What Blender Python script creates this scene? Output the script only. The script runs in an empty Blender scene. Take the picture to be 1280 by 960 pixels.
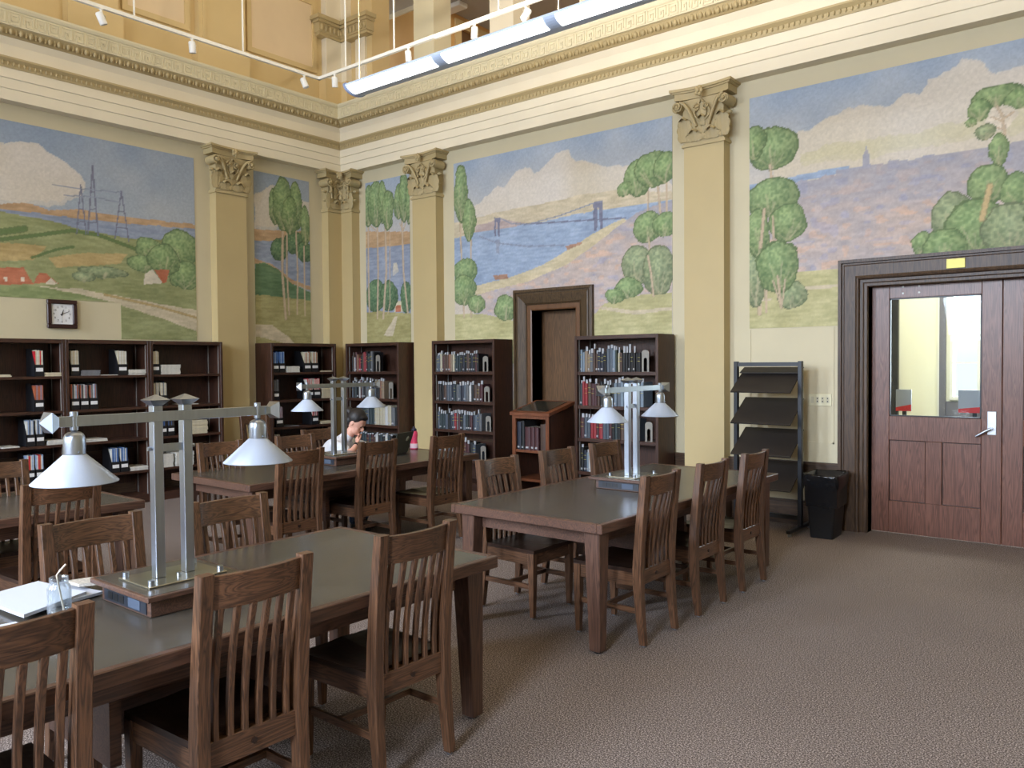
import bpy, bmesh, math, random
import numpy as np
from mathutils import Vector, Matrix
PI = math.pi
S = bpy.context.scene
COL = S.collection
rnd = random.Random(7)

# ------------------------------------------------------------------ helpers
def lin(c):
    return tuple((x/12.92 if x <= .04045 else ((x+.055)/1.055)**2.4) for x in (v/255. for v in c))

class MB:
    """collects geometry of one object"""
    def __init__(s): s.v = []; s.f = []; s.m = []; s.sm = []
    def add(s, vs, fs, mi=0, smooth=False, M=None):
        b = len(s.v)
        for p in vs:
            p = Vector(p)
            s.v.append(tuple(M @ p if M else p))
        for f in fs:
            s.f.append([i+b for i in f]); s.m.append(mi); s.sm.append(smooth)
        return s
    def box(s, a, b, mi=0, M=None):
        x0, x1 = sorted((a[0], b[0])); y0, y1 = sorted((a[1], b[1])); z0, z1 = sorted((a[2], b[2]))
        return s.add([(x0,y0,z0),(x1,y0,z0),(x1,y1,z0),(x0,y1,z0),(x0,y0,z1),(x1,y0,z1),(x1,y1,z1),(x0,y1,z1)],
                     [(0,3,2,1),(4,5,6,7),(0,1,5,4),(1,2,6,5),(2,3,7,6),(3,0,4,7)], mi, False, M)
    def frus(s, c0, w0, c1, w1, mi=0, M=None):
        """square frustum between centre c0 (half sizes w0) and c1 (half sizes w1), z up"""
        v = []
        for c, w in ((c0,w0),(c1,w1)):
            for sx, sy in ((-1,-1),(1,-1),(1,1),(-1,1)): v.append((c[0]+sx*w[0], c[1]+sy*w[1], c[2]))
        return s.add(v, [(0,3,2,1),(4,5,6,7),(0,1,5,4),(1,2,6,5),(2,3,7,6),(3,0,4,7)], mi, False, M)
    def loft(s, rings, mi=0, smooth=False, caps=True, M=None):
        n = len(rings[0]); v = [p for r in rings for p in r]; f = []
        for k in range(len(rings)-1):
            for i in range(n):
                j = (i+1) % n
                f.append((k*n+i, k*n+j, (k+1)*n+j, (k+1)*n+i))
        s.add(v, f, mi, smooth, M)
        if caps:
            s.add(list(rings[0]), [tuple(range(n))[::-1]], mi, False, M)
            s.add(list(rings[-1]), [tuple(range(n))], mi, False, M)
        return s
    def lathe(s, prof, n=16, mi=0, smooth=True, M=None, caps=True):
        rings = [[(r*math.cos(2*PI*i/n), r*math.sin(2*PI*i/n), z) for i in range(n)] for r, z in prof]
        return s.loft(rings, mi, smooth, caps, M)
    def cyl(s, p0, p1, r0, r1=None, n=10, mi=0, smooth=True, caps=True):
        r1 = r0 if r1 is None else r1
        p0 = Vector(p0); p1 = Vector(p1); d = (p1-p0)
        q = d.to_track_quat('Z', 'Y').to_matrix().to_4x4(); q.translation = p0
        return s.lathe([(r0,0),(r1,d.length)], n, mi, smooth, q, caps)
    def tube(s, pts, r, n=8, mi=0, closed=False):
        pts = [Vector(p) for p in pts]; rings = []
        for k, p in enumerate(pts):
            d = (pts[min(k+1,len(pts)-1)] - pts[max(k-1,0)]).normalized()
            q = d.to_track_quat('Z','Y')
            rr = r[k] if isinstance(r, (list,tuple)) else r
            rings.append([tuple(p + q @ Vector((rr*math.cos(2*PI*i/n), rr*math.sin(2*PI*i/n), 0))) for i in range(n)])
        return s.loft(rings, mi, True)
    def ell(s, c, r, nu=12, nv=8, mi=0, M=None):
        v = []; f = []
        for j in range(1, nv):
            t = PI*j/nv
            for i in range(nu):
                a = 2*PI*i/nu
                v.append((c[0]+r[0]*math.sin(t)*math.cos(a), c[1]+r[1]*math.sin(t)*math.sin(a), c[2]+r[2]*math.cos(t)))
        T = len(v); v.append((c[0],c[1],c[2]+r[2])); v.append((c[0],c[1],c[2]-r[2]))
        for j in range(nv-2):
            for i in range(nu):
                k = (i+1) % nu
                f.append((j*nu+i,(j+1)*nu+i,(j+1)*nu+k,j*nu+k))
        for i in range(nu):
            k = (i+1) % nu
            f.append((T,i,k)); f.append((T+1,(nv-2)*nu+k,(nv-2)*nu+i))
        return s.add(v, f, mi, True, M)
    def prism(s, poly, h0, h1, axis='y', mi=0, M=None):
        """extrude a polygon given in the two other axes along axis"""
        def P(a, b, h):
            return {'y': (a,h,b), 'x': (h,a,b), 'z': (a,b,h)}[axis]
        n = len(poly)
        v = [P(a,b,h0) for a,b in poly] + [P(a,b,h1) for a,b in poly]
        f = [tuple(range(n)), tuple(range(n,2*n))[::-1]] + [(i,i+n,(i+1)%n+n,(i+1)%n) for i in range(n)]
        return s.add(v, f, mi, False, M)
    def mesh(s, name, mats):
        me = bpy.data.meshes.new(name)
        me.from_pydata(s.v, [], s.f)
        for m in mats: me.materials.append(m)
        me.polygons.foreach_set('material_index', s.m)
        me.polygons.foreach_set('use_smooth', s.sm)
        bm = bmesh.new(); bm.from_mesh(me); bmesh.ops.recalc_face_normals(bm, faces=bm.faces); bm.to_mesh(me); bm.free()
        me.update()
        return me
    def build(s, name, mats, parent=None, loc=(0,0,0), bevel=0, rz=0, seg=1):
        if not isinstance(mats, (list, tuple)): mats = [mats]
        o = bpy.data.objects.new(name, s.mesh(name, mats)); COL.objects.link(o)
        o.location = loc; o.rotation_euler = (0,0,rz)
        if parent: o.parent = parent
        if bevel:
            b = o.modifiers.new('bevel', 'BEVEL'); b.width = bevel; b.segments = seg; b.limit_method = 'ANGLE'; b.angle_limit = .7
        return o

def tag(o, label=None, cat=None, group=None, kind=None):
    if label: o['label'] = label
    if cat: o['category'] = cat
    if group: o['group'] = group
    if kind: o['kind'] = kind
    return o
def empty(name, loc=(0,0,0), rz=0, **k):
    o = bpy.data.objects.new(name, None); COL.objects.link(o); o.location = loc; o.rotation_euler = (0,0,rz)
    o.empty_display_size = .05
    return tag(o, **k)
def kids(o): return [c for c in bpy.data.objects if c.parent == o]
def copy_tree(o, parent=None, loc=None, rz=None, **k):
    c = o.copy(); COL.objects.link(c); c.parent = parent
    for ch in kids(o): copy_tree(ch, c)
    if loc is not None: c.location = loc
    if rz is not None: c.rotation_euler = (0,0,rz)
    return tag(c, **k)
def struct(o): o['kind'] = 'structure'; return o

# ------------------------------------------------------------------ materials
def nodes(name):
    m = bpy.data.materials.new(name); m.use_nodes = True
    nt = m.node_tree; b = nt.nodes['Principled BSDF']
    return m, nt, b
def N(nt, t, **k):
    n = nt.nodes.new(t)
    for a, v in k.items():
        if a.startswith('i_'):
            key = a[2:]
            key = int(key) if key.isdigit() else key.replace('_', ' ')
            n.inputs[key].default_value = v
        else: setattr(n, a, v)
    return n
def plain(name, c, rough=.5, metal=0, noise=0, nscale=8, bump=0, bscale=60, spec=.5, stretch=(1,1,1)):
    m, nt, b = nodes(name); L = nt.links
    col = (*lin(c), 1)
    b.inputs['Base Color'].default_value = col
    b.inputs['Roughness'].default_value = rough; b.inputs['Metallic'].default_value = metal
    b.inputs['Specular IOR Level'].default_value = spec
    if noise or bump:
        tc = N(nt, 'ShaderNodeTexCoord'); mp = N(nt, 'ShaderNodeMapping'); mp.inputs['Scale'].default_value = stretch
        L.new(tc.outputs['Object'], mp.inputs['Vector'])
    if noise:
        n = N(nt, 'ShaderNodeTexNoise', i_Scale=nscale, i_Detail=4.)
        L.new(mp.outputs[0], n.inputs['Vector'])
        r = N(nt, 'ShaderNodeValToRGB')
        r.color_ramp.elements[0].position = .3; r.color_ramp.elements[1].position = .7
        r.color_ramp.elements[0].color = tuple(x*(1-noise) for x in col[:3])+(1,)
        r.color_ramp.elements[1].color = tuple(min(1,x*(1+noise)) for x in col[:3])+(1,)
        L.new(n.outputs['Fac'], r.inputs[0]); L.new(r.outputs[0], b.inputs['Base Color'])
    if bump:
        n2 = N(nt, 'ShaderNodeTexNoise', i_Scale=bscale, i_Detail=3.)
        L.new(mp.outputs[0], n2.inputs['Vector'])
        bp = N(nt, 'ShaderNodeBump', i_Strength=bump, i_Distance=.01)
        L.new(n2.outputs['Fac'], bp.inputs['Height']); L.new(bp.outputs[0], b.inputs['Normal'])
    return m
def wood(name, dark, light, axis='z', scale=1., rough=.38, var=.18, spec=.5):
    """oak grain running along the given object axis, shifted at random per object"""
    m, nt, b = nodes(name); L = nt.links
    tc = N(nt, 'ShaderNodeTexCoord'); oi = N(nt, 'ShaderNodeObjectInfo')
    mul = N(nt, 'ShaderNodeMath', operation='MULTIPLY', i_1=37.)
    L.new(oi.outputs['Random'], mul.inputs[0])
    ad = N(nt, 'ShaderNodeVectorMath', operation='ADD')
    L.new(tc.outputs['Object'], ad.inputs[0]); L.new(mul.outputs[0], ad.inputs[1])
    mp = N(nt, 'ShaderNodeMapping')
    sc = [20*scale]*3; sc['xyz'.index(axis)] = 1.25*scale
    mp.inputs['Scale'].default_value = sc
    L.new(ad.outputs[0], mp.inputs['Vector'])
    n1 = N(nt, 'ShaderNodeTexNoise', i_Scale=1.1, i_Detail=2., i_Distortion=.6)
    L.new(mp.outputs[0], n1.inputs['Vector'])
    w = N(nt, 'ShaderNodeMath', operation='MULTIPLY', i_1=9.)
    L.new(n1.outputs['Fac'], w.inputs[0])
    fr = N(nt, 'ShaderNodeMath', operation='PINGPONG', i_1=.5)
    L.new(w.outputs[0], fr.inputs[0])
    n2 = N(nt, 'ShaderNodeTexNoise', i_Scale=9., i_Detail=3.)
    L.new(mp.outputs[0], n2.inputs['Vector'])
    a2 = N(nt, 'ShaderNodeMath', operation='MULTIPLY_ADD', i_1=1.25)
    L.new(fr.outputs[0], a2.inputs[0])
    s2 = N(nt, 'ShaderNodeMath', operation='MULTIPLY', i_1=.55)
    L.new(n2.outputs['Fac'], s2.inputs[0]); L.new(s2.outputs[0], a2.inputs[2])
    r = N(nt, 'ShaderNodeValToRGB')
    r.color_ramp.elements[0].position = .10; r.color_ramp.elements[1].position = .85
    r.color_ramp.elements[0].color = (*lin(dark),1); r.color_ramp.elements[1].color = (*lin(light),1)
    L.new(a2.outputs[0], r.inputs[0])
    hv = N(nt, 'ShaderNodeHueSaturation')
    mr = N(nt, 'ShaderNodeMapRange'); mr.inputs[3].default_value = 1-var; mr.inputs[4].default_value = 1+var
    L.new(oi.outputs['Random'], mr.inputs[0]); L.new(mr.outputs[0], hv.inputs['Value']); L.new(r.outputs[0], hv.inputs['Color'])
    L.new(hv.outputs[0], b.inputs['Base Color'])
    b.inputs['Roughness'].default_value = rough; b.inputs['Specular IOR Level'].default_value = spec
    bp = N(nt, 'ShaderNodeBump', i_Strength=.12, i_Distance=.004)
    L.new(n2.outputs['Fac'], bp.inputs['Height']); L.new(bp.outputs[0], b.inputs['Normal'])
    return m
def emit(name, c, s):
    m, nt, b = nodes(name)
    b.inputs['Base Color'].default_value = (*lin(c),1)
    b.inputs['Emission Color'].default_value = (*lin(c),1); b.inputs['Emission Strength'].default_value = s
    return m
def glass(name, tint=(235,240,240), refl=.08, rough=.02):
    m, nt, b = nodes(name); L = nt.links
    t = N(nt, 'ShaderNodeBsdfTransparent'); t.inputs[0].default_value = (*lin(tint),1)
    g = N(nt, 'ShaderNodeBsdfGlossy', i_Roughness=rough)
    mx = N(nt, 'ShaderNodeMixShader', i_0=refl)
    L.new(t.outputs[0], mx.inputs[1]); L.new(g.outputs[0], mx.inputs[2])
    L.new(mx.outputs[0], nt.nodes['Material Output'].inputs['Surface'])
    return m

def jarglass():
    m, nt, b = nodes('jar_glass'); L = nt.links
    t = N(nt, 'ShaderNodeBsdfTransparent'); t.inputs[0].default_value = (.93,.96,.98,1)
    g = N(nt, 'ShaderNodeBsdfGlossy', i_Roughness=.08); d = N(nt, 'ShaderNodeBsdfDiffuse'); d.inputs[0].default_value = (.55,.6,.66,1)
    lw = N(nt, 'ShaderNodeLayerWeight', i_Blend=.35); m1 = N(nt, 'ShaderNodeMixShader', i_0=.35); m2 = N(nt, 'ShaderNodeMixShader')
    sc = N(nt, 'ShaderNodeMath', operation='MULTIPLY_ADD', i_1=.6, i_2=.05); L.new(lw.outputs['Facing'], sc.inputs[0])
    L.new(g.outputs[0], m1.inputs[1]); L.new(d.outputs[0], m1.inputs[2])
    L.new(sc.outputs[0], m2.inputs[0]); L.new(t.outputs[0], m2.inputs[1]); L.new(m1.outputs[0], m2.inputs[2])
    L.new(m2.outputs[0], nt.nodes['Material Output'].inputs['Surface']); return m
CREAM = plain('cream_paint', (198,187,156), .6, noise=.03, nscale=2)
CREAM2 = plain('pale_cream_paint', (226,216,192), .6, noise=.03, nscale=1.5)
GOLD = plain('ochre_paint', (186,166,120), .55, noise=.03, nscale=2)
GOLD2 = plain('deep_ochre_paint', (208,184,134), .6, noise=.04, nscale=1.5)
PINKISH = plain('pale_peach_paint', (222,200,165), .65, noise=.04, nscale=2)
BRONZE = plain('old_gold_relief_paint', (178,160,118), .55)
STONE = plain('stone_cream_paint', (214,205,174), .55)
DOORW = {a: wood('door_wood_'+a, (76,47,38), (114,77,63), a, 1., .32, .04) for a in 'xyz'}
CASE = {a: wood('casing_wood_'+a, (50,38,29), (82,63,48), a, .8, .36, .03, .3) for a in 'xyz'}
CHW = {a: wood('chair_wood_'+a, (42,28,20), (102,71,50), a, 1.3, .33, .16) for a in 'xyz'}
TBW = {a: wood('table_wood_'+a, (54,37,31), (94,67,54), a, 1., .36, .05) for a in 'xyz'}
BCW = {a: wood('bookcase_wood_'+a, (38,23,17), (70,43,31), a, 1., .42, .05) for a in 'xyz'}
NIW = {a: wood('niche_wood_'+a, (70,50,32), (104,76,50), a, 1., .4, .03) for a in 'xyz'}
SEATM = wood('seat_wood', (26,17,13), (52,34,25), 'x', 1., .3, .1)
TOPM = plain('brown_linoleum', (72,67,60), .27, noise=.13, nscale=5, stretch=(1,.5,1))
STEEL = plain('brushed_steel', (168,176,188), .32, 1.0, noise=.05, nscale=60, stretch=(1,1,.05))
BRASSY = plain('brass_plate', (180,168,84), .4, .3)
SHADE = plain('white_enamel', (166,175,190), .35)
BLACK = plain('black_plastic', (22,22,24), .4)
BLACKM = plain('black_metal', (34,36,40), .35, .3)
RACKP = plain('dark_brown_sheet', (34,28,25), .6, noise=.08, nscale=3)
WHITE = plain('white_paint', (225,225,220), .5)
PAPER = plain('white_paper', (222,222,222), .7)
PAPER2 = plain('cream_paper', (206,200,178), .7, noise=.1, nscale=60, stretch=(.1,.1,6))
GREYMET = plain('grey_metal', (150,148,142), .4, .2)
BLUEGREY = plain('blue_grey_plate', (30,35,44), .4)
TRACKM = plain('track_white', (226,224,214), .4)
LUMB = plain('luminaire_blue_grey', (196,212,238), .35)
LAMPE = emit('lamp_lens', (255,252,244), 7.)

def carpet():
    m, nt, b = nodes('speckled_carpet'); L = nt.links
    tc = N(nt, 'ShaderNodeTexCoord')
    n1 = N(nt, 'ShaderNodeTexNoise', i_Scale=150., i_Detail=2.)
    L.new(tc.outputs['Object'], n1.inputs['Vector'])
    r = N(nt, 'ShaderNodeValToRGB'); e = r.color_ramp.elements
    e[0].position = .33; e[0].color = (*lin((56,50,46)),1)
    e[1].position = .66; e[1].color = (*lin((178,166,160)),1)
    x = e.new(.46); x.color = (*lin((98,88,84)),1); x = e.new(.55); x.color = (*lin((128,116,110)),1)
    L.new(n1.outputs['Fac'], r.inputs[0])
    n2 = N(nt, 'ShaderNodeTexNoise', i_Scale=1.2, i_Detail=3.)
    L.new(tc.outputs['Object'], n2.inputs['Vector'])
    mr = N(nt, 'ShaderNodeMapRange'); mr.inputs[3].default_value=.88; mr.inputs[4].default_value=1.12
    L.new(n2.outputs['Fac'], mr.inputs[0])
    hv = N(nt, 'ShaderNodeHueSaturation'); L.new(mr.outputs[0], hv.inputs['Value']); L.new(r.outputs[0], hv.inputs['Color'])
    L.new(hv.outputs[0], b.inputs['Base Color']); b.inputs['Roughness'].default_value = .95; b.inputs['Specular IOR Level'].default_value = .1
    bp = N(nt, 'ShaderNodeBump', i_Strength=.3, i_Distance=.003)
    L.new(n1.outputs['Fac'], bp.inputs['Height']); L.new(bp.outputs[0], b.inputs['Normal'])
    return m
CARPET = carpet()

# ------------------------------------------------------------------ room shell
ZT = 5.5           # top of the cornice ledge
struct(MB().box((-.25,-14.5,-.1),(14,.6,0)).build('floor', CARPET))
struct(MB().box((-.25,-14.75,9.0),(14.25,3.6,9.1)).build('ceiling', CREAM2))
struct(MB().box((-.25,-14.5,0),(0,.25,9)).build('wall_left', CREAM))
w = MB()
NX0, NX1, NZ = 3.70, 4.44, 2.40      # niche opening
DX0, DX1, DZ = 7.82, 10.02, 2.43     # door opening
for a, b in (((0,0,0),(NX0,.25,ZT)), ((NX0,0,NZ),(NX1,.25,ZT)), ((NX1,0,0),(DX0,.25,ZT)), ((DX0,0,DZ),(DX1,.25,ZT)), ((DX1,0,0),(14,.25,ZT))):
    w.box(a, b)
struct(w.build('wall_right', CREAM))
# wall behind the camera with three tall windows
w = MB(); WX = [(1.5,2.9),(5.5,6.9),(9.3,10.7)]; WZ0, WZ1 = 1.0, 6.0
xs = [0]+[v for p in WX for v in p]+[14]
for i in range(0, len(xs), 2): w.box((xs[i],-14.75,0),(xs[i+1],-14.5,9))
for a, b in WX: w.box((a,-14.75,0),(b,-14.5,WZ0)); w.box((a,-14.75,WZ1),(b,-14.5,9))
struct(w.build('wall_back', CREAM))
struct(MB().box((14,-14.75,0),(14.25,.25,9)).build('wall_side', CREAM))
for i, (a, b) in enumerate(WX):
    f = MB(); y0, y1 = -14.66, -14.6
    for x in (a, (a+b)/2-.025, b-.05): f.box((x,y0,WZ0),(x+.05,y1,WZ1))
    for z in (WZ0, WZ0+1.25, WZ0+2.5, WZ0+3.75, WZ1-.05): f.box((a,y0,z),(b,y1,z+.05))
    struct(f.build('window_%d' % (i+1), WHITE))

# L-shaped mouldings running along both walls, mitred at the corner
def run(prof, name, mat, xe=14., ye=-14.5, closed=True):
    """prof: polygon of (distance out from the wall, z)"""
    secs = [[(d, ye, z) for d, z in prof], [(d, -d, z) for d, z in prof], [(xe, -d, z) for d, z in prof]]
    return MB().loft(secs).build(name, mat)
# entablature: architrave, lower moulding, frieze, cornice fascia
t = struct(run([(0,4.60),(.15,4.60),(.15,4.72),(.165,4.725),(.165,4.83),(.18,4.835),(.18,4.94),(0,4.94)], 'trim_1', CREAM2))
t = struct(run([(0,4.94),(.19,4.94),(.20,4.96),(.20,5.0),(.235,5.03),(.235,5.05),(.16,5.06),(0,5.06)], 'trim_2', BRONZE))
def small_bumps(z, d, step, r, name, mat, parent, eggs):
    b = MB()
    k = 0; pos = d+step*.6
    while pos < 11.6:
        for M in (Matrix.Translation((pos,-d,z)), Matrix.Translation((d,-pos,z)) @ Matrix.Rotation(PI/2,4,'Z')):
            if eggs:
                b.ell((0,0,0), (r*.62, r*.75, r), 8, 6, 0, M)
                b.box((step*.5-.006, -.016, -r*.9), (step*.5+.006, .016, r*.9), 0, M)
            else:
                b.ell((0,0,0), (r*.55, r*.7, r), 6, 4, 0, M)
        pos += step
    return b.build(name, mat, parent)
small_bumps(4.982, .205, .055, .024, 'leaf_ornament', BRONZE, t, False)
struct(run([(0,5.06),(.16,5.06),(.16,5.20),(.19,5.25),(.20,5.27),(0,5.27)], 'trim_3', CREAM2))
t = struct(run([(0,5.27),(.22,5.27),(.24,5.285),(.26,5.30),(.29,5.345),(.30,5.355),(0,5.355)], 'trim_4', BRONZE))
small_bumps(5.313, .268, .098, .040, 'egg_ornament', BRONZE, t, True)
t = struct(run([(0,5.355),(.33,5.355),(.33,5.51),(.345,5.52),(.36,5.545),(.36,5.565),(0,5.565)], 'trim_5', STONE))
def key_run():
    b = MB(); d = .33; th = .009; H0, H1 = 5.372, 5.495; h = H1-H0; w_ = .011; U = .40
    # unit: two interlocking hooks and a square, drawn as raised fillets (x0,z0,x1,z1)
    def seg(x0,z0,x1,z1): return (x0, H0+z0*h, x1, H0+z1*h)
    R = []
    def V(x, z0, z1): R.append((x-w_/2, H0+z0*h, x+w_/2, H0+z1*h))
    def Hh(x0, x1, z): R.append((x0-w_/2, H0+z*h-w_/2, x1+w_/2, H0+z*h+w_/2))
    for o in (.0, .125):
        V(o+.01, .05, 1.); Hh(o+.01, o+.075, .05); V(o+.075, .05, .62); Hh(o+.045, o+.075, .62); V(o+.045,.33,.62)
        Hh(o+.01, o+.105, 1.); V(o+.105, .2, 1.)
    V(.265,0,1.); V(.375,0,1.); Hh(.265,.375,0.); Hh(.265,.375,1.); V(.293,.27,.73); V(.347,.27,.73); Hh(.293,.347,.27); Hh(.293,.347,.73)
    b2 = MB()
    p = .40
    while p < 11.4:
        for x0, z0, x1, z1 in R:
            b2.box((p+x0, -d-th, z0), (p+x1, -d, z1))
            b2.box((d, -p-x0, z0), (d+th, -p-x1, z1))
        p += U
    return b2
key_run().build('key_ornament', STONE, t)

# upper storey: left wall piers and panels
t = struct(MB().box((0,-14.5,5.5),(.02,0,9)).build('trim_6', GOLD2))
for y0, y1 in ((-4.06,-3.50),(-2.45,-1.76)):
    p = MB().box((0,y0,5.56),(.13,y1,9)); p.box((0,y0-.04,5.56),(.17,y1+.04 if y1 < 0 else 0,5.98)); p.box((.13,y0+.05,5.98),(.15,y0+.09,9)); p.build('pier', GOLD2, t)
for y0, y1, m in ((-3.42,-2.53,PINKISH),(-1.68,-.50,PINKISH)):
    f = MB()
    f.box((.0,y0,6.05),(.06,y0+.07,8.2)); f.box((.0,y1-.07,6.05),(.06,y1,8.2)); f.box((.0,y0+.07,6.05),(.06,y1-.07,6.12)); f.box((0,y0+.07,7.05),(.06,y1-.07,7.12))
    f.build('panel_frame', GOLD2, t)
    MB().box((0,y0+.07,6.12),(.035,y1-.07,7.05)).build('panel', m, t)
# upper storey: right side piers in front of a mezzanine passage
t = empty('trim_7'); struct(t)
MB().box((0,0,5.5),(.74,.35,9)).build('pier', GOLD2, t)
MB().box((0,-.10,5.98),(.26,0,6.60)).box((0,-.38,5.98),(.14,0,6.60)).box((.40,-.04,5.56),(.62,0,6.60)).box((0,-.10,6.88),(.26,0,9)).box((0,-.38,6.88),(.14,0,9)).build('shaft', CREAM2, t)
MB().box((0,-.14,5.56),(.31,0,5.98)).box((0,-.43,5.56),(.18,0,5.98)).build('plinth', GOLD2, t)
c = MB()
for k, (z0_, z1_) in enumerate(((6.60,6.64),(6.64,6.78),(6.78,6.82),(6.82,6.88))):
    e = (.03,.045,.07,.10)[k]
    c.box((0,-.10-e,z0_),(.74+e,0,z1_)); c.box((0,-.50-e,z0_),(.14+e,0,z1_))
for k in range(9):
    c.ell((.12+.078*k,-.155,6.71),(.026,.022,.05),8,6)
    if k < 5: c.ell((.195,-.19-.078*k,6.71),(.022,.026,.05),8,6)
c.build('pier_capital', BRONZE, t)
for x0, x1, m in ((1.63,2.03,STONE),(3.06,3.46,CREAM2),(4.49,4.9,CREAM2),(5.92,6.33,CREAM2),(7.35,7.76,CREAM2),(8.8,9.2,CREAM2)):
    MB().box((x0,0,5.5),(x1,.35,9)).build('pier', m, t)
MB().box((.72,.2,5.5),(14,.35,5.6)).build('sill', STONE, t)
MEZ = plain('mezzanine_tan_paint', (205,162,100), .7, noise=.05, nscale=2)
MEZC = plain('mezzanine_grey_plaster', (176,172,164), .7)
m_ = MB().box((-2,1.0,5.3),(.92,1.62,7.4)).box((-2,1.62,5.3),(.86,3.2,7.4)).box((.86,1.62,7.2),(.92,3.2,7.4)).box((.86,2.75,5.3),(.92,3.2,7.2)).box((-2,3.1,5.3),(14,3.25,7.5)).box((14,.35,5.3),(14.1,3.2,7.5))
struct(m_.build('wall_mezzanine', MEZ))
struct(MB().box((-2,0.35,5.25),(14,3.2,5.35)).build('floor_mezzanine', CARPET))
struct(MB().box((-2,.35,7.4),(14,3.2,7.5)).build('ceiling_mezzanine', MEZC))
struct(MB().box((.92,1.62,5.35),(.95,1.76,7.2)).box((.92,2.62,5.35),(.95,2.76,7.2)).box((.92,1.62,7.2),(.95,2.76,7.32)).build('trim_8', GOLD2))
struct(MB().box((.86,1.76,5.35),(.88,2.62,7.2)).build('door_4', plain('mezzanine_door_brown', (112,84,56), .5)))
struct(MB().box((.86,.98,5.35),(.94,1.02,7.4)).box((-.2,.97,7.33),(.92,1.0,7.4)).build('trim_27', CREAM2))
o = MB().box((-.20,-.10,-.08),(.20,.10,0)).build('ceiling_light', [WHITE], None, (1.13,1.40,7.4), bevel=.02, seg=2)
tag(o, 'small white box light on the grey ceiling behind the upper piers', 'ceiling light')

# dado: dark base, cream field, dark rail
def dado(x0, x1):
    return x0, x1
segsR = [(.40,1.72),(2.18,3.46),(4.68,5.95),(6.41,7.55),(10.3,14)]
b = MB(); r = MB()
for x0, x1 in segsR:
    b.box((x0,-.03,0),(x1,0,.22)); b.box((x0,-.02,.22),(x1,0,.25))
    r.box((x0,-.025,.48),(x1,0,.62)); r.box((x0,-.045,.62),(x1,0,.65))
struct(b.build('baseboard_right', CASE['x'])); struct(r.build('trim_9', CASE['x']))
b = MB(); r = MB()
for y0, y1 in ((-14.5,-2.26),(-1.80,-.40)):
    b.box((0,y0,0),(.03,y1,.22)); b.box((0,y0,.22),(.02,y1,.25))
    r.box((0,y0,.48),(.025,y1,.62)); r.box((0,y0,.62),(.045,y1,.65))
struct(b.build('baseboard_left', CASE['y'])); struct(r.build('trim_10', CASE['y']))
# thin raised panel mouldings that carry on below the murals
r = MB()
for x0, x1, z0, z1 in ((6.63,7.50,.84,2.0),):
    for q in ((x0,z0,x0+.015,z1),(x1-.015,z0,x1,z1),(x0,z0,x1,z0+.015)): r.box((q[0],-.008,q[1]),(q[2],0,q[3]))
struct(r.build('trim_11', CREAM))

# ---- pilasters
def spiral(b, c, r0, turns, rad, flip, M):
    pts = []; rr = []
    n = int(14*turns)
    for i in range(n+1):
        t_ = i/n; a = flip*(PI*.5 + 2*PI*turns*t_); r_ = r0*(1-t_*.85)
        pts.append(M @ Vector((c[0]+r_*math.cos(a)*1, c[1]-.012*t_, c[2]+r_*math.sin(a)*flip*flip))); rr.append(rad*(1-.45*t_))
    b.tube(pts, rr, 6)
def leaf(b, cx, z0, z1, w_, y, out, M, lean=0):
    """acanthus leaf: flat lobed relief whose tip curls outwards and down"""
    nu, nv = 10, 16; v = []; f = []
    for j in range(nv+1):
        t_ = j/nv
        if t_ < .8: z = z0+(z1-z0)*t_/.8; o_ = out*.25*(t_/.8)**2
        else:
            a = (t_-.8)/.2*PI*.8; z = z1+.018*math.sin(a)-.012*(1-math.cos(a)); o_ = out*.25+out*.75*(t_-.8)/.2
        ww = w_*(.62+.38*math.sin(PI*min(1,t_+.1)))*(1-.35*max(0,t_-.8)/.2)*(1+.26*abs(math.sin(t_*PI*3.5)))
        for i in range(nu+1):
            u = i/nu*2-1
            v.append((cx+lean*t_+u*ww/2, y-o_-.010*(1-abs(u))-.005*math.cos(u*PI*4)-.012, z-.022*abs(u)**1.5*(t_ > .6)-.006*abs(u)*t_))
    for j in range(nv):
        for i in range(nu):
            a = j*(nu+1)+i; f.append((a,a+1,a+nu+2,a+nu+1))
    m_ = len(v); v += [(p[0], p[1]+.02, p[2]) for p in v]
    f += [(a_+m_,d_+m_,c_+m_,b_+m_) for a_,b_,c_,d_ in list(f)]
    for j in range(nv):
        for i in (0,nu):
            a = j*(nu+1)+i; f.append((a,a+nu+1,a+nu+1+m_,a+m_))
    b.add(v, f, 0, True, M)
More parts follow.
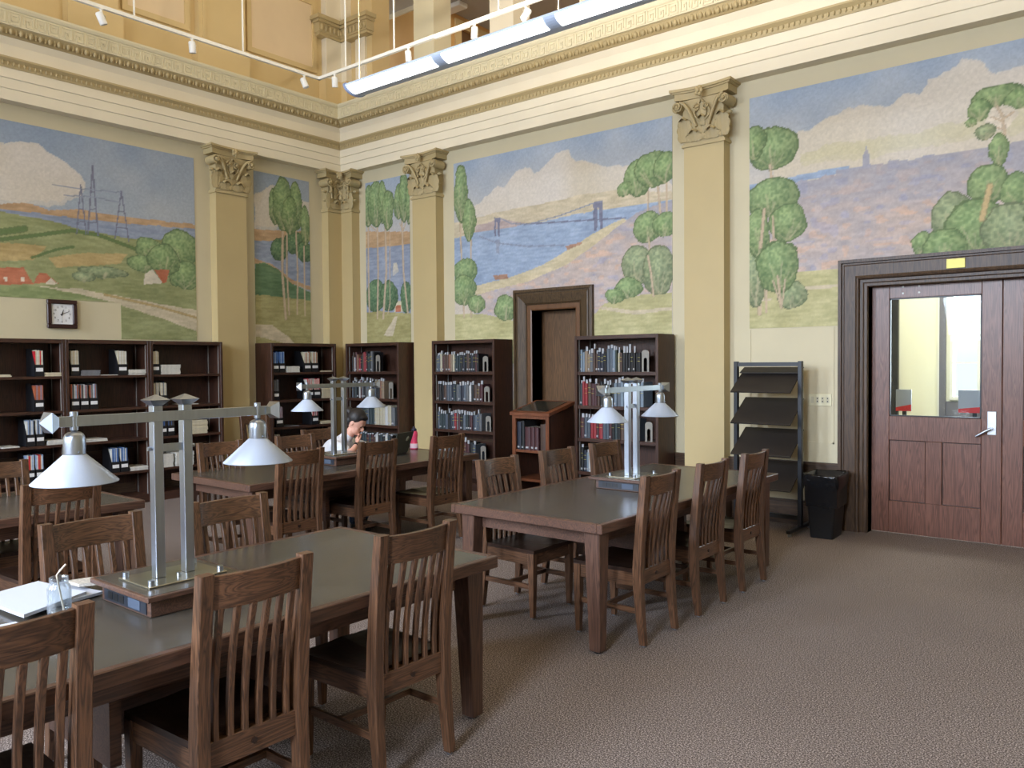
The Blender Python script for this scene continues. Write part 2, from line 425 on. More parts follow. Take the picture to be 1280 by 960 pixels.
def capital(M, W=.46, half=False):
    """Corinthian pilaster capital, origin at shaft face bottom centre (z=0 necking); wall is at +y .15"""
    b = MB(); H = .62; hw = W/2
    b.box((-hw-.02,-.02,0),(hw+.02,.15,.03), 0, M)
    b.box((-hw-.005,-.005,.03),(hw+.005,.15,.05), 0, M)
    b.frus((0,.075,.05),(hw-.01,.075),(0,.065,.50),(hw+.01,.085), 0, M)
    # abacus with concave front
    n = 12
    for z0, z1, ex in ((.505,.575,-.02),(.575,.592,.0),(.592,.62,.022)):
        front = []
        for i in range(n+1):
            u = i/n*2-1
            front.append((u*(hw+.10+ex), -.035-ex-.055*(abs(u)**2)))
        poly = front + [(hw+.10+ex,.15),(-hw-.10-ex,.15)]
        b.prism(poly, z0, z1, 'z', 0, M)
    if not half:
        for cx in (-.10, .10): leaf(b, cx, .05, .17, .165, 0., .055, M)
        for cx in (-.215, .0, .215): leaf(b, cx, .06, .31, .15, .004, .07, M)
    else:
        leaf(b, .0, .05, .17, .13, 0., .05, M)
        for cx in (-.10, .10): leaf(b, cx, .06, .31, .11, .004, .06, M)
    # corner volutes with stalks, inner helices
    for s_ in (-1,1):
        cx = s_*(hw+.035)
        b.cyl(M @ Vector((cx, .10, .425)), M @ Vector((cx, -.085, .425)), .058, .052, 14)
        spiral(b, (cx,-.092,.425), .055, 1.6, .014, s_, M)
        b.ell((cx,-.10,.425),(.02,.018,.02),8,6,0,M)
        stalk = [M @ Vector((s_*(.07+ (hw-.03)*.85*t_**1.0), -.03-.06*t_, .20+.27*math.sin(t_*PI/2))) for t_ in [k/7 for k in range(8)]]
        b.tube(stalk, [.020-.006*abs(k/7-.5) for k in range(8)], 6)
        # inner helix
        c_ = s_*.055
        spiral(b, (c_,-.05,.395), .042, 1.4, .011, -s_, M)
        b.ell((c_,-.06,.395),(.015,.014,.015),8,6,0,M)
        b.tube([M @ Vector((s_*(.02+.07*math.sin(t_*PI)), -.03-.012*t_, .25+.18*t_)) for t_ in [k/6 for k in range(7)]], .012, 6)
        # side leaf tip seen in profile
        b.ell((s_*(hw+.03),.03,.17),(.035,.03,.02),8,6,0,M); b.ell((s_*(hw+.045),.03,.30),(.04,.03,.022),8,6,0,M)
    # fleuron
    for k in range(5):
        a = -PI/2+PI*(k+.5)/5*2-PI/2
        b.ell((.028*math.cos(a),-.115,.545+.035*math.sin(a)),(.022,.02,.026),8,6,0,M)
    b.ell((0,-.13,.545),(.018,.02,.03),8,6,0,M)
    leaf(b, 0, .20, .47, .075, -.02, .03, M)
    return b
ZC = 3.985
def pilaster(name, M):
    t = struct(empty(name))
    hw = .23
    s_ = MB().box((-hw,0,.25),(hw,.15,ZC),0,M); s_.build('shaft', GOLD, t)
    MB().box((-hw-.03,-.03,0),(hw+.03,.15,.22),0,M).box((-hw-.015,-.015,.22),(hw+.015,.15,.25),0,M).build('base', CASE['z'], t)
    capital(M @ Matrix.Translation((0,0,ZC))).build('capital', BRONZE, t)
    return t
for i, x in enumerate((1.95, 6.18, 10.41)):
    pilaster('trim_%d' % (12+i), Matrix.Translation((x,-.15,0)))
for i, y in enumerate((-2.03, -6.27, -10.5)):
    pilaster('trim_%d' % (15+i), Matrix.Translation((.15,y,0)) @ Matrix.Rotation(PI/2,4,'Z'))
# corner pair
t = struct(empty('trim_18'))
MB().box((0,-.40,.25),(.15,0,ZC)).box((.15,-.15,.25),(.40,0,ZC)).build('shaft', GOLD, t)
MB().box((0,-.43,0),(.18,0,.25)).box((.18,-.18,0),(.43,0,.25)).build('base', CASE['z'], t)
capital(Matrix.Translation((.275,-.15,ZC)), .25, True).build('capital', BRONZE, t)
capital(Matrix.Translation((.15,-.275,ZC)) @ Matrix.Rotation(PI/2,4,'Z'), .25, True).build('capital', BRONZE, t)
CAMP = (10.07650, -8.21716, 1.66774, 2.25371, -0.02593, -0.00788, 1011.81545)   # position, heading, pitch, roll, focal length in pixels of a 1280 wide frame
MURALS = {
 'M4': [
  ('C','cloud',[(2.68,3.75),(3.08,3.94),(3.32,4.01),(3.49,4.15),(3.62,4.17),(3.78,4.08),(3.97,4.14),(4.13,4.24),(4.31,4.27),(4.46,4.14),(4.63,4.07),(4.86,4.02),(4.97,3.96),(5.16,3.97),(5.74,3.83),(5.73,3.52),(3.81,3.61),(2.75,3.6)]),
  ('P','hillc',[(2.38,3.61),(2.75,3.62),(3.14,3.66),(3.87,3.67),(4.57,3.71),(5.02,3.69),(5.73,3.57),(5.73,3.46),(4.71,3.49),(3.81,3.44),(2.38,3.4)]),
  ('P','mauve',[(2.79,3.52),(3.25,3.57),(3.68,3.44),(3.48,3.4),(2.79,3.43)]),
  ('P','river',[(2.38,3.4),(2.86,3.43),(3.68,3.44),(4.71,3.49),(5.73,3.48),(5.73,3.39),(5.1,3.32),(4.71,3.18),(4.24,2.99),(3.8,2.82),(3.41,2.75),(2.85,2.68),(2.37,2.6)]),
  ('P','shore',[(2.78,2.71),(3.41,2.79),(3.93,2.91),(4.3,3.06),(4.65,3.21),(5.1,3.35),(5.15,3.32),(4.71,3.06),(4.3,2.86),(3.67,2.68),(2.78,2.56)]),
  ('F','city',[(2.78,2.59),(3.67,2.71),(4.3,2.88),(4.71,3.09),(5.15,3.33),(5.29,3.4),(5.73,3.48),(5.73,2.09),(2.77,2.31)]),
  ('P','meadow',[(2.37,2.35),(2.88,2.33),(3.4,2.23),(4.7,2.25),(4.82,2.36),(5.39,2.45),(5.73,2.45),(5.73,1.64),(2.36,1.66)]),
  ('P','path',[(4.76,2.33),(5.26,2.27),(5.73,2.29),(5.73,2.25),(5.26,2.22),(4.79,2.29)]),
  ('P','tower',[(3.12,3.59),(3.22,3.58),(3.21,3.34),(3.18,3.34),(3.18,3.52),(3.15,3.53),(3.15,3.35),(3.12,3.35)]),
  ('P','tower2',[(3.14,3.3),(3.21,3.29),(3.2,3.11),(3.15,3.12)]),
  ('P','tower',[(4.68,3.6),(4.81,3.6),(4.81,3.26),(4.77,3.25),(4.76,3.51),(4.74,3.51),(4.72,3.24),(4.68,3.25)]),
  ('L','tower',0.012,[(3.58,3.45),(4.68,3.38),(5.13,3.35)]),
  ('L','tower2',0.012,[(2.86,3.37),(3.17,3.25),(3.67,3.16),(4.24,3.12)]),
  ('L','tower2',0.01,[(3.22,3.57),(3.41,3.48),(3.68,3.44),(4.18,3.49),(4.68,3.58)]),
  ('P','boat',[(3.08,2.83),(3.34,2.83),(3.35,2.77),(3.12,2.77)]),
  ('P','boat',[(4.24,3.11),(4.51,3.14),(4.51,3.11),(4.3,3.06)]),
  ('L','trunk',0.02,[(2.5,3.61),(2.53,2.92),(2.56,2.3)]),
  ('L','trunk',0.02,[(2.7,3.34),(2.69,2.3)]),
  ('T','tree',2.52,3.99,0.13,0.39),
  ('T','tree',2.67,3.61,0.12,0.3),
  ('T','tree',2.6,2.92,0.23,0.18),
  ('T','tree',2.56,2.67,0.23,0.22),
  ('T','tree',2.79,2.47,0.15,0.13),
  ('T','tree',3.3,2.39,0.21,0.16),
  ('P','meadow',[(2.36,2.27),(2.88,2.28),(3.4,2.2),(3.4,1.92),(2.36,1.94)]),
  ('L','trunk',0.015,[(5.42,3.66),(5.42,3.37)]),
  ('L','trunk',0.02,[(5.55,3.66),(5.58,3.35)]),
  ('L','trunk',0.015,[(5.66,3.69),(5.66,3.31)]),
  ('T','tree',5.29,3.79,0.2,0.22),
  ('T','tree',5.47,3.86,0.24,0.21),
  ('T','tree',5.65,3.85,0.15,0.18),
  ('T','tree',5.12,3.68,0.09,0.09),
  ('T','tree',5.42,3.21,0.19,0.17),
  ('T','tree',5.64,3.21,0.17,0.14),
  ('L','trunk',0.015,[(5.43,3.09),(5.46,2.79)]),
  ('T','olive',5.29,2.8,0.22,0.23),
  ('T','olive',5.56,2.71,0.21,0.29),
  ('T','tree',5.15,2.53,0.21,0.12),
  ('T','tree',4.96,2.45,0.14,0.1),
  ('L','trunk',0.02,[(5.42,2.88),(5.46,2.67),(5.49,2.42)]),
 ],
 'M5': [
  ('C','cloud',[(6.91,3.77),(7.04,3.97),(7.24,3.98),(7.47,4.07),(7.77,4.12),(7.99,4.07),(8.12,4.15),(8.26,4.1),(8.39,4.25),(8.59,4.36),(8.78,4.3),(8.89,4.17),(8.99,4.18),(9.19,4.2),(9.2,3.36),(7.04,3.48),(6.83,3.52)]),
  ('C','yellow',[(7.16,3.75),(7.62,3.79),(9.08,3.79),(9.08,3.62),(8.33,3.61),(7.62,3.62),(7.16,3.61)]),
  ('P','river',[(6.57,3.52),(7.04,3.53),(7.64,3.56),(7.64,3.49),(7.04,3.47),(6.57,3.45)]),
  ('F','city',[(6.57,3.47),(7.08,3.45),(7.16,3.49),(7.32,3.46),(7.4,3.5),(7.51,3.48),(7.52,3.54),(7.64,3.53),(7.76,3.54),(7.76,3.63),(7.78,3.67),(7.79,3.72),(7.81,3.66),(7.82,3.62),(7.83,3.54),(7.99,3.52),(8.0,3.55),(8.2,3.52),(8.33,3.54),(8.59,3.53),(8.81,3.53),(9.2,3.55),(9.21,2.48),(6.57,2.57)]),
  ('P','meadow',[(6.57,1.89),(6.57,2.53),(7.16,2.56),(7.55,2.57),(7.92,2.58),(7.92,1.86)]),
  ('P','path',[(7.16,2.42),(7.55,2.42),(7.55,2.39),(7.16,2.38)]),
  ('P','path',[(6.61,2.31),(6.87,2.32),(6.87,2.29),(6.61,2.28)]),
  ('L','trunk',0.03,[(6.74,3.1),(6.74,2.16)]),
  ('L','trunk',0.02,[(6.8,3.01),(6.81,2.18)]),
  ('T','olive',6.68,2.6,0.13,0.38),
  ('T','tree',6.88,3.85,0.27,0.22),
  ('T','tree',6.68,3.94,0.13,0.18),
  ('L','trunk',0.02,[(6.85,3.69),(6.87,3.53)]),
  ('T','tree',6.87,3.35,0.28,0.21),
  ('T','tree',7.04,3.08,0.19,0.19),
  ('T','tree',6.72,3.0,0.14,0.25),
  ('L','trunk',0.025,[(6.79,3.24),(6.75,2.85)]),
  ('L','trunk',0.015,[(6.88,3.16),(6.89,2.92)]),
  ('T','olive',7.08,2.33,0.16,0.14),
  ('T','tree',6.93,2.65,0.23,0.27),
  ('L','trunk',0.018,[(6.93,2.54),(6.97,2.21)]),
  ('L','trunk',0.012,[(6.88,2.5),(6.96,2.25)]),
  ('L','trunk',0.012,[(7.01,2.5),(6.98,2.25)]),
  ('T','tree',8.88,3.97,0.21,0.1),
  ('T','tree',8.75,3.87,0.1,0.11),
  ('T','tree',8.69,3.77,0.05,0.04),
  ('T','tree',9.05,3.9,0.12,0.1),
  ('P','cloud',[(8.84,3.87),(8.97,3.86),(9.05,3.78),(8.97,3.67),(8.84,3.64),(8.77,3.71)]),
  ('L','trunk',0.018,[(8.94,3.62),(8.93,3.71),(8.92,3.78),(8.88,3.87)]),
  ('L','trunk',0.014,[(8.92,3.75),(9.0,3.8)]),
  ('L','trunk',0.012,[(8.93,3.73),(8.84,3.79)]),
  ('L','trunk',0.012,[(8.94,3.66),(8.84,3.71)]),
  ('T','olive',8.79,3.66,0.07,0.07),
  ('T','tree',8.89,3.49,0.08,0.14),
  ('T','tree',8.81,3.2,0.17,0.18),
  ('T','tree',9.03,3.11,0.12,0.17),
  ('T','olive',8.53,2.95,0.17,0.23),
  ('T','tree',8.72,2.83,0.25,0.27),
  ('T','olive',9.0,2.77,0.23,0.26),
  ('T','tree',8.28,2.74,0.1,0.11),
  ('T','tree',8.47,2.68,0.19,0.18),
  ('T','tree',9.26,2.94,0.17,0.41),
  ('L','bark',0.035,[(8.83,3.19),(8.77,2.91)]),
 ],
 'M1': [
  ('C','cloud',[(-5.45,4.07),(-4.78,4.17),(-4.62,4.2),(-4.37,4.22),(-4.15,4.12),(-3.98,3.97),(-3.87,3.83),(-3.94,3.67),(-4.3,3.52),(-4.79,3.46),(-5.46,3.46)]),
  ('P','hill',[(-5.46,3.43),(-4.79,3.47),(-4.55,3.53),(-4.3,3.48),(-3.94,3.53),(-3.47,3.52),(-2.44,3.54),(-2.44,3.45),(-3.47,3.4),(-4.79,3.39),(-5.46,3.37)]),
  ('P','violet',[(-5.46,3.37),(-4.79,3.42),(-3.47,3.43),(-2.44,3.49),(-2.45,3.34),(-3.95,3.17),(-4.8,3.3),(-5.47,3.27)]),
  ('P','field',[(-5.47,3.32),(-4.79,3.39),(-4.3,3.36),(-3.95,3.3),(-3.38,3.25),(-2.45,3.34),(-2.48,1.63),(-5.5,1.66)]),
  ('P','tan',[(-5.47,3.0),(-4.8,3.05),(-4.31,3.06),(-4.48,2.88),(-5.48,2.75)]),
  ('P','tan',[(-4.31,2.93),(-3.86,3.03),(-3.38,3.06),(-3.48,2.93),(-4.22,2.82)]),
  ('L','hedge',0.03,[(-4.8,3.08),(-4.39,3.18),(-4.04,3.27),(-3.72,3.25),(-3.28,3.13)]),
  ('L','hedge',0.02,[(-4.48,2.91),(-4.22,3.03),(-4.03,3.08)]),
  ('L','hedge',0.05,[(-5.25,3.15),(-4.8,3.16),(-4.55,3.23)]),
  ('L','tower',0.012,[(-3.79,4.07),(-3.86,3.26)]),
  ('L','tower',0.012,[(-3.79,4.07),(-3.74,3.25)]),
  ('L','tower',0.008,[(-3.83,3.55),(-3.77,3.56)]),
  ('L','tower',0.008,[(-3.85,3.39),(-3.75,3.4)]),
  ('L','tower',0.008,[(-3.82,3.76),(-3.78,3.77)]),
  ('L','tower',0.01,[(-3.93,3.82),(-3.99,3.24)]),
  ('L','tower',0.01,[(-3.93,3.82),(-3.88,3.25)]),
  ('L','tower',0.008,[(-3.96,3.53),(-3.91,3.54)]),
  ('L','tower',0.008,[(-3.97,3.38),(-3.89,3.39)]),
  ('L','tower',0.01,[(-3.45,3.83),(-3.54,3.24)]),
  ('L','tower',0.01,[(-3.45,3.83),(-3.37,3.22)]),
  ('L','tower',0.008,[(-3.49,3.57),(-3.43,3.57)]),
  ('L','tower',0.008,[(-3.51,3.38),(-3.4,3.38)]),
  ('L','tower2',0.008,[(-4.25,3.77),(-3.93,3.78),(-3.46,3.81)]),
  ('L','tower2',0.008,[(-4.12,3.67),(-3.85,3.7),(-3.47,3.69)]),
  ('T','tree',-2.7,3.19,0.27,0.27),
  ('T','tree',-3.12,3.16,0.18,0.14),
  ('T','tree',-3.2,2.95,0.19,0.12),
  ('T','tree',-2.63,2.85,0.23,0.19),
  ('T','tree',-2.92,3.03,0.22,0.21),
  ('T','olive',-3.68,2.81,0.3,0.07),
  ('T','olive',-3.91,2.73,0.13,0.06),
  ('P','white',[(-3.2,2.7),(-3.18,2.82),(-3.08,2.9),(-2.94,2.73)]),
  ('P','roof',[(-3.06,2.9),(-2.85,2.91),(-2.89,2.75),(-2.94,2.73)]),
  ('P','roof',[(-5.04,2.76),(-4.57,2.79),(-4.47,2.61),(-5.04,2.56)]),
  ('P','roof',[(-4.47,2.62),(-4.4,2.75),(-4.34,2.75),(-4.21,2.64)]),
  ('P','white',[(-4.35,2.62),(-4.29,2.7),(-4.21,2.63)]),
  ('P','white',[(-4.77,2.68),(-4.74,2.68),(-4.74,2.62),(-4.77,2.62)]),
  ('P','white',[(-4.6,2.68),(-4.57,2.69),(-4.57,2.63),(-4.6,2.63)]),
  ('P','grass',[(-5.48,2.52),(-4.81,2.57),(-4.32,2.58),(-3.73,2.48),(-5.49,2.38)]),
  ('P','path',[(-4.47,2.59),(-3.96,2.59),(-3.49,2.53),(-2.46,2.4),(-2.47,2.12),(-2.98,2.28),(-3.69,2.48),(-4.32,2.58)]),
  ('L','tan',0.02,[(-3.68,2.54),(-2.98,2.42),(-2.47,2.3)]),
 ],
 'M2': [
  ('C','cloud',[(-1.58,4.06),(-1.38,4.2),(-1.21,4.26),(-1.22,3.65),(-1.59,3.58)]),
  ('C','cloud',[(-0.8,4.15),(-0.58,4.09),(-0.59,3.7),(-0.8,3.7)]),
  ('P','hill',[(-1.59,3.59),(-1.22,3.62),(-0.59,3.67),(-0.59,3.53),(-1.59,3.43)]),
  ('P','violet',[(-1.59,3.43),(-0.59,3.53),(-0.6,2.76),(-1.59,3.1)]),
  ('P','hill',[(-1.59,3.18),(-1.3,3.12),(-0.96,2.92),(-0.6,2.84),(-0.6,2.78),(-0.96,2.86),(-1.3,3.01),(-1.59,3.1)]),
  ('P','dark',[(-1.59,3.1),(-1.43,3.14),(-1.2,3.05),(-0.96,2.86),(-0.6,2.75),(-0.6,2.63),(-1.03,2.63),(-1.6,2.67)]),
  ('P','olivem',[(-1.6,2.67),(-1.03,2.65),(-0.6,2.63),(-0.62,1.68),(-1.62,1.68)]),
  ('P','path',[(-1.61,2.25),(-1.31,2.24),(-1.04,2.09),(-0.91,1.95),(-1.61,2.08)]),
  ('T','dark',-1.18,3.34,0.15,0.17),
  ('T','dark',-0.88,3.46,0.22,0.17),
  ('T','dark',-0.74,3.35,0.17,0.15),
  ('L','trunk',0.03,[(-1.11,3.66),(-1.13,3.02),(-1.08,2.34)]),
  ('L','trunk',0.02,[(-1.04,3.67),(-1.05,3.03),(-1.02,2.4)]),
  ('L','trunk',0.02,[(-0.88,3.66),(-0.86,3.04),(-0.88,2.42)]),
  ('L','trunk',0.015,[(-0.74,3.44),(-0.74,2.4)]),
  ('T','tree',-1.25,3.96,0.09,0.26),
  ('T','tree',-1.1,4.01,0.17,0.4),
  ('T','tree',-0.87,4.02,0.11,0.35),
  ('T','tree',-0.71,3.74,0.09,0.3),
  ('T','tree',-0.98,3.86,0.14,0.29),
 ],
 'M3': [
  ('P','hill',[(0.5,3.69),(1.55,3.58),(1.55,3.37),(0.5,3.44)]),
  ('P','violet',[(0.5,3.44),(1.55,3.4),(1.53,2.36),(0.48,2.41)]),
  ('C','white',[(1.12,3.18),(1.23,3.17),(1.25,2.99),(1.14,3.0)]),
  ('P','yellow',[(1.18,2.58),(1.35,2.6),(1.36,2.43),(1.16,2.44)]),
  ('P','roof',[(1.19,2.52),(1.3,2.53),(1.31,2.44),(1.19,2.44)]),
  ('T','dark',0.76,2.69,0.22,0.25),
  ('T','dark',1.05,2.69,0.2,0.23),
  ('T','dark',1.43,2.64,0.13,0.23),
  ('P','olivem',[(0.48,2.45),(0.84,2.46),(1.53,2.4),(1.52,1.67),(0.46,1.67)]),
  ('P','path',[(1.17,2.38),(1.24,2.37),(1.12,2.08),(0.93,2.09)]),
  ('L','trunk',0.025,[(0.61,3.85),(0.6,3.13),(0.61,2.46)]),
  ('L','trunk',0.025,[(0.81,3.83),(0.82,3.05),(0.79,2.36)]),
  ('L','trunk',0.03,[(0.99,3.81),(1.0,3.04),(0.92,2.35)]),
  ('L','trunk',0.012,[(1.09,3.74),(1.07,2.56),(1.02,2.41)]),
  ('L','trunk',0.025,[(1.35,3.77),(1.37,3.01),(1.45,2.41)]),
  ('L','trunk',0.012,[(0.66,3.76),(0.82,3.65)]),
  ('L','trunk',0.012,[(1.3,3.72),(1.37,3.62)]),
  ('L','trunk',0.012,[(1.43,3.72),(1.38,3.62)]),
  ('T','tree',0.62,4.07,0.13,0.32),
  ('T','tree',0.78,4.07,0.17,0.35),
  ('T','tree',0.94,4.08,0.11,0.33),
  ('T','tree',1.05,3.95,0.13,0.3),
  ('T','tree',1.28,4.04,0.11,0.26),
  ('T','tree',1.4,4.08,0.12,0.35),
  ('T','tree',1.5,3.98,0.08,0.29),
 ],
}
# ------------------------------------------------------------------ murals (paint drawn in wall coordinates, metres)
PAINT = {'cloud':(220,208,190),'yellow':(210,202,172),'hillc':(206,192,164),'mauve':(184,166,162),'river':(156,174,200),'shore':(208,194,160),
 'city':(192,178,174),'meadow':(190,184,136),'path':(208,194,168),'tower':(124,126,146),'tower2':(148,156,174),'boat':(172,134,112),'trunk':(204,182,156),
 'tree':(136,158,110),'olive':(146,158,122),'olivem':(168,160,108),'dark':(100,128,92),'hill':(192,158,120),'violet':(148,158,178),'field':(150,154,106),
 'tan':(186,162,112),'hedge':(106,126,80),'white':(218,208,188),'roof':(188,112,84),'grass':(136,148,100),'bark':(206,180,136)}
def vnoise(x, y, s, seed):
    """smooth value noise 0..1"""
    r_ = np.random.RandomState(seed).rand(64,64)
    x = x*s; y = y*s; xi = np.floor(x).astype(int); yi = np.floor(y).astype(int); fx = x-xi; fy = y-yi
    fx = fx*fx*(3-2*fx); fy = fy*fy*(3-2*fy)
    g = lambda a, b: r_[a % 64, b % 64]
    return (g(xi,yi)*(1-fx)+g(xi+1,yi)*fx)*(1-fy)+(g(xi,yi+1)*(1-fx)+g(xi+1,yi+1)*fx)*fy
def inpoly(u, z, P):
    c = np.zeros(u.shape, bool); n = len(P)
    for i in range(n):
        x0, y0 = P[i]; x1, y1 = P[(i+1) % n]
        if y0 == y1: continue
        k = ((y0 > z) != (y1 > z)) & (u < (x1-x0)*(z-y0)/(y1-y0)+x0)
        c ^= k
    return c
def paint(u, z, ops, zt=4.414, cool=0.):
    f = np.clip((zt-z)/1.1, 0, 1)[:,None]
    top = np.array((166,179,197.)); low = np.array((202,193,182.))*(1-cool)+np.array((170,177,184.))*cool; top = top*(1-cool*.06)
    C_ = top*(1-f)+low*f
    C_ += (vnoise(u,z,3.,1)[:,None]-.5)*np.array((22,16,8.))
    du = (vnoise(u,z,7.,2)-.5)*.05+(vnoise(u,z,22.,3)-.5)*.018; dz = (vnoise(u,z,7.,4)-.5)*.04+(vnoise(u,z,22.,5)-.5)*.016
    stroke = vnoise(u, z, 46., 6); stroke2 = vnoise(u*.35, z*1.6, 30., 8)
    def put(mask, col, al=1.):
        C_[mask] = C_[mask]*(1-al)+col*al
    for op in ops:
        k, cn = op[0], op[1]; c = np.array(PAINT[cn], float)
        if k in ('P','C','F'):
            P = op[2]
            if k == 'C':
                m1 = inpoly(u+du*1.6, z+dz*1.6, P); m2 = inpoly(u+du*1.6, z+dz*1.6-.05, P)
                cc = c+(vnoise(u,z,2.2,9)[:,None]-.5)*np.array((10,14,26.))
                put(m1, cc[m1], .38); m4 = m1 & inpoly(u+du*1.6, z+dz*1.6+.02, P); put(m4, cc[m4], .4); m3 = m1 & m2; put(m3, cc[m3], .6)
            elif k == 'F':
                m1 = inpoly(u+du*.3, z+dz*.3, P)
                b1 = vnoise(u*.6, z*1.5, 9., 11)[:,None]; b2 = vnoise(u*.5, z*1.5, 24., 12)[:,None]; b3 = vnoise(u*.6,z*1.4,16.,13)[:,None]
                up = np.clip((z-3.05)/.55,0,1)[:,None]
                cc = c+(b1-.5)*np.array((20,8,-6.))+(b2-.5)*np.array((22,20,18.))
                cc = np.where(b3 > .74, cc+np.array((14,2,-8.)), cc); cc = np.where(b3 < .22, cc+np.array((-12,-6,8.)), cc)
                cc = cc*(1-.65*up)+np.array((150,156,174.))*.65*up
                put(m1, cc[m1], .95)
            else:
                m1 = inpoly(u+du*.35, z+dz*.35, P)
                cc = c+(stroke2[:,None]-.5)*np.array((26,24,22.))+(vnoise(u,z,5.,14)[:,None]-.5)*18
                put(m1, cc[m1], .95)
        elif k == 'L':
            W_, P = op[2], op[3]
            d = np.full(u.shape, 9.)
            for i in range(len(P)-1):
                ax, ay = P[i]; bx, by = P[i+1]; L2 = (bx-ax)**2+(by-ay)**2+1e-9
                t = np.clip(((u-ax)*(bx-ax)+(z-ay)*(by-ay))/L2, 0, 1)
                d = np.minimum(d, np.hypot(u-ax-t*(bx-ax), z-ay-t*(by-ay)))
            put(d < W_*.8, c*.82, .6); put(d < W_*.55, c, .9)
        else:
            cx, cz, rx, rz = op[2:6]
            q = np.hypot((u-cx+du*.9)/rx, (z-cz+dz*.9)/rz)
            m1 = q < 1; e = (q > .93) & m1
            hl = np.clip(1.15-np.hypot((u-cx+rx*.2)/rx, (z-cz-rz*.35)/rz), 0, 1)[:,None]
            cc = c*(.86+.24*hl)+(stroke[:,None]-.5)*np.array((54,46,36.))
            put(m1, cc[m1], .95); put(e, c*.72, .7)
            rs = np.random.RandomState(int(abs(cx)*1000+cz*77) % 99991)
            if cn != 'dark':
                for kk in range(5):
                    ang = rs.uniform(-.9,.9); ln = rz*rs.uniform(.7,1.2); ax, ay = cx+rs.uniform(-.1,.1)*rx, cz-rz*.92
                    bx, by = ax+math.sin(ang)*ln*min(1,rx/rz*1.2), ay+math.cos(ang)*ln
                    t = np.clip(((u-ax)*(bx-ax)+(z-ay)*(by-ay))/((bx-ax)**2+(by-ay)**2+1e-9), 0, 1)
                    d = np.hypot(u-ax-t*(bx-ax)+du*.8, z-ay-t*(by-ay))
                    put((d < .009) & m1, np.array((196,184,152.)), .32)
    C_ = C_*(.965+.07*vnoise(u,z,60.,15)[:,None])
    s_ = np.clip(C_*.945/255., 0, 1)
    return np.where(s_ <= .04045, s_/12.92, ((s_+.055)/1.055)**2.4)
m, nt, b_ = nodes('mural_paint'); L_ = nt.links
at = N(nt, 'ShaderNodeAttribute', attribute_name='paint')
tc = N(nt, 'ShaderNodeTexCoord'); nz = N(nt, 'ShaderNodeTexNoise', i_Scale=55., i_Detail=3.)
L_.new(tc.outputs['Object'], nz.inputs['Vector'])
mr = N(nt, 'ShaderNodeMapRange'); mr.inputs[3].default_value=.92; mr.inputs[4].default_value=1.08; L_.new(nz.outputs['Fac'], mr.inputs[0])
hv = N(nt, 'ShaderNodeHueSaturation'); L_.new(at.outputs['Color'], hv.inputs['Color']); L_.new(mr.outputs[0], hv.inputs['Value'])
L_.new(hv.outputs[0], b_.inputs['Base Color']); b_.inputs['Roughness'].default_value = .75; b_.inputs['Specular IOR Level'].default_value = .25
MURALM = m
def mural(u0, u1, z0, z1, wall, key, label, cut=None, step=.0125):
    nu = int(round((u1-u0)/step)); nz_ = int(round((z1-z0)/step))
    U, Z = np.meshgrid(np.linspace(u0,u1,nu+1), np.linspace(z0,z1,nz_+1))
    u = U.ravel(); z = Z.ravel(); off = .003
    co = np.empty((u.size,3))
    if wall == 'R': co[:,0] = u; co[:,1] = -off; co[:,2] = z
    else: co[:,0] = off; co[:,1] = u; co[:,2] = z
    idx = np.arange(u.size).reshape(nz_+1, nu+1)
    q = np.stack([idx[:-1,:-1], idx[:-1,1:], idx[1:,1:], idx[1:,:-1]], -1).reshape(-1,4)
    cu = u[q].mean(1); cz = z[q].mean(1); keep = np.ones(len(q), bool)
    for c in (cut or []): keep &= ~((cu > c[0]) & (cu < c[1]) & (cz > c[2]) & (cz < c[3]))
    q = q[keep]
    me = bpy.data.meshes.new('mural'); me.from_pydata(co.tolist(), [], q.tolist())
    colr = np.ones((u.size,4), np.float32); colr[:,:3] = paint(u, z, MURALS[key], cool=1. if wall == 'L' else 0.)
    a = me.color_attributes.new('paint', 'FLOAT_COLOR', 'POINT'); a.data.foreach_set('color', colr.ravel())
    me.materials.append(MURALM)
    o = bpy.data.objects.new('mural', me); COL.objects.link(o)
    so = o.modifiers.new('canvas', 'SOLIDIFY'); so.thickness = .005; so.offset = 0
    return tag(o, label, 'mural')
mural(2.39, 5.73, 1.2, 4.414, 'R', 'M4', 'painted mural of a river with a suspension bridge, above the two bookcases beside the niche', cut=[(3.48,4.66,0,2.59)])
mural(6.63, 9.97, 2.01, 4.414, 'R', 'M5', 'painted mural of a pinkish city with a tall tower, above the double door', cut=[(7.56,9.97,0,2.62)])
mural(-5.82, -2.484, 2.0, 4.414, 'L', 'M1', 'painted mural of green fields, three pylons and red-roofed cottages above the clock', cut=[(-5.82,-3.485,0,2.45)])
mural(-1.584, -.634, 1.2, 4.414, 'L', 'M2', 'narrow painted mural of tall poplars over a winding river bank')
mural(.55, 1.51, 1.2, 4.414, 'R', 'M3', 'narrow painted mural of dense trees with many thin trunks before a lake')

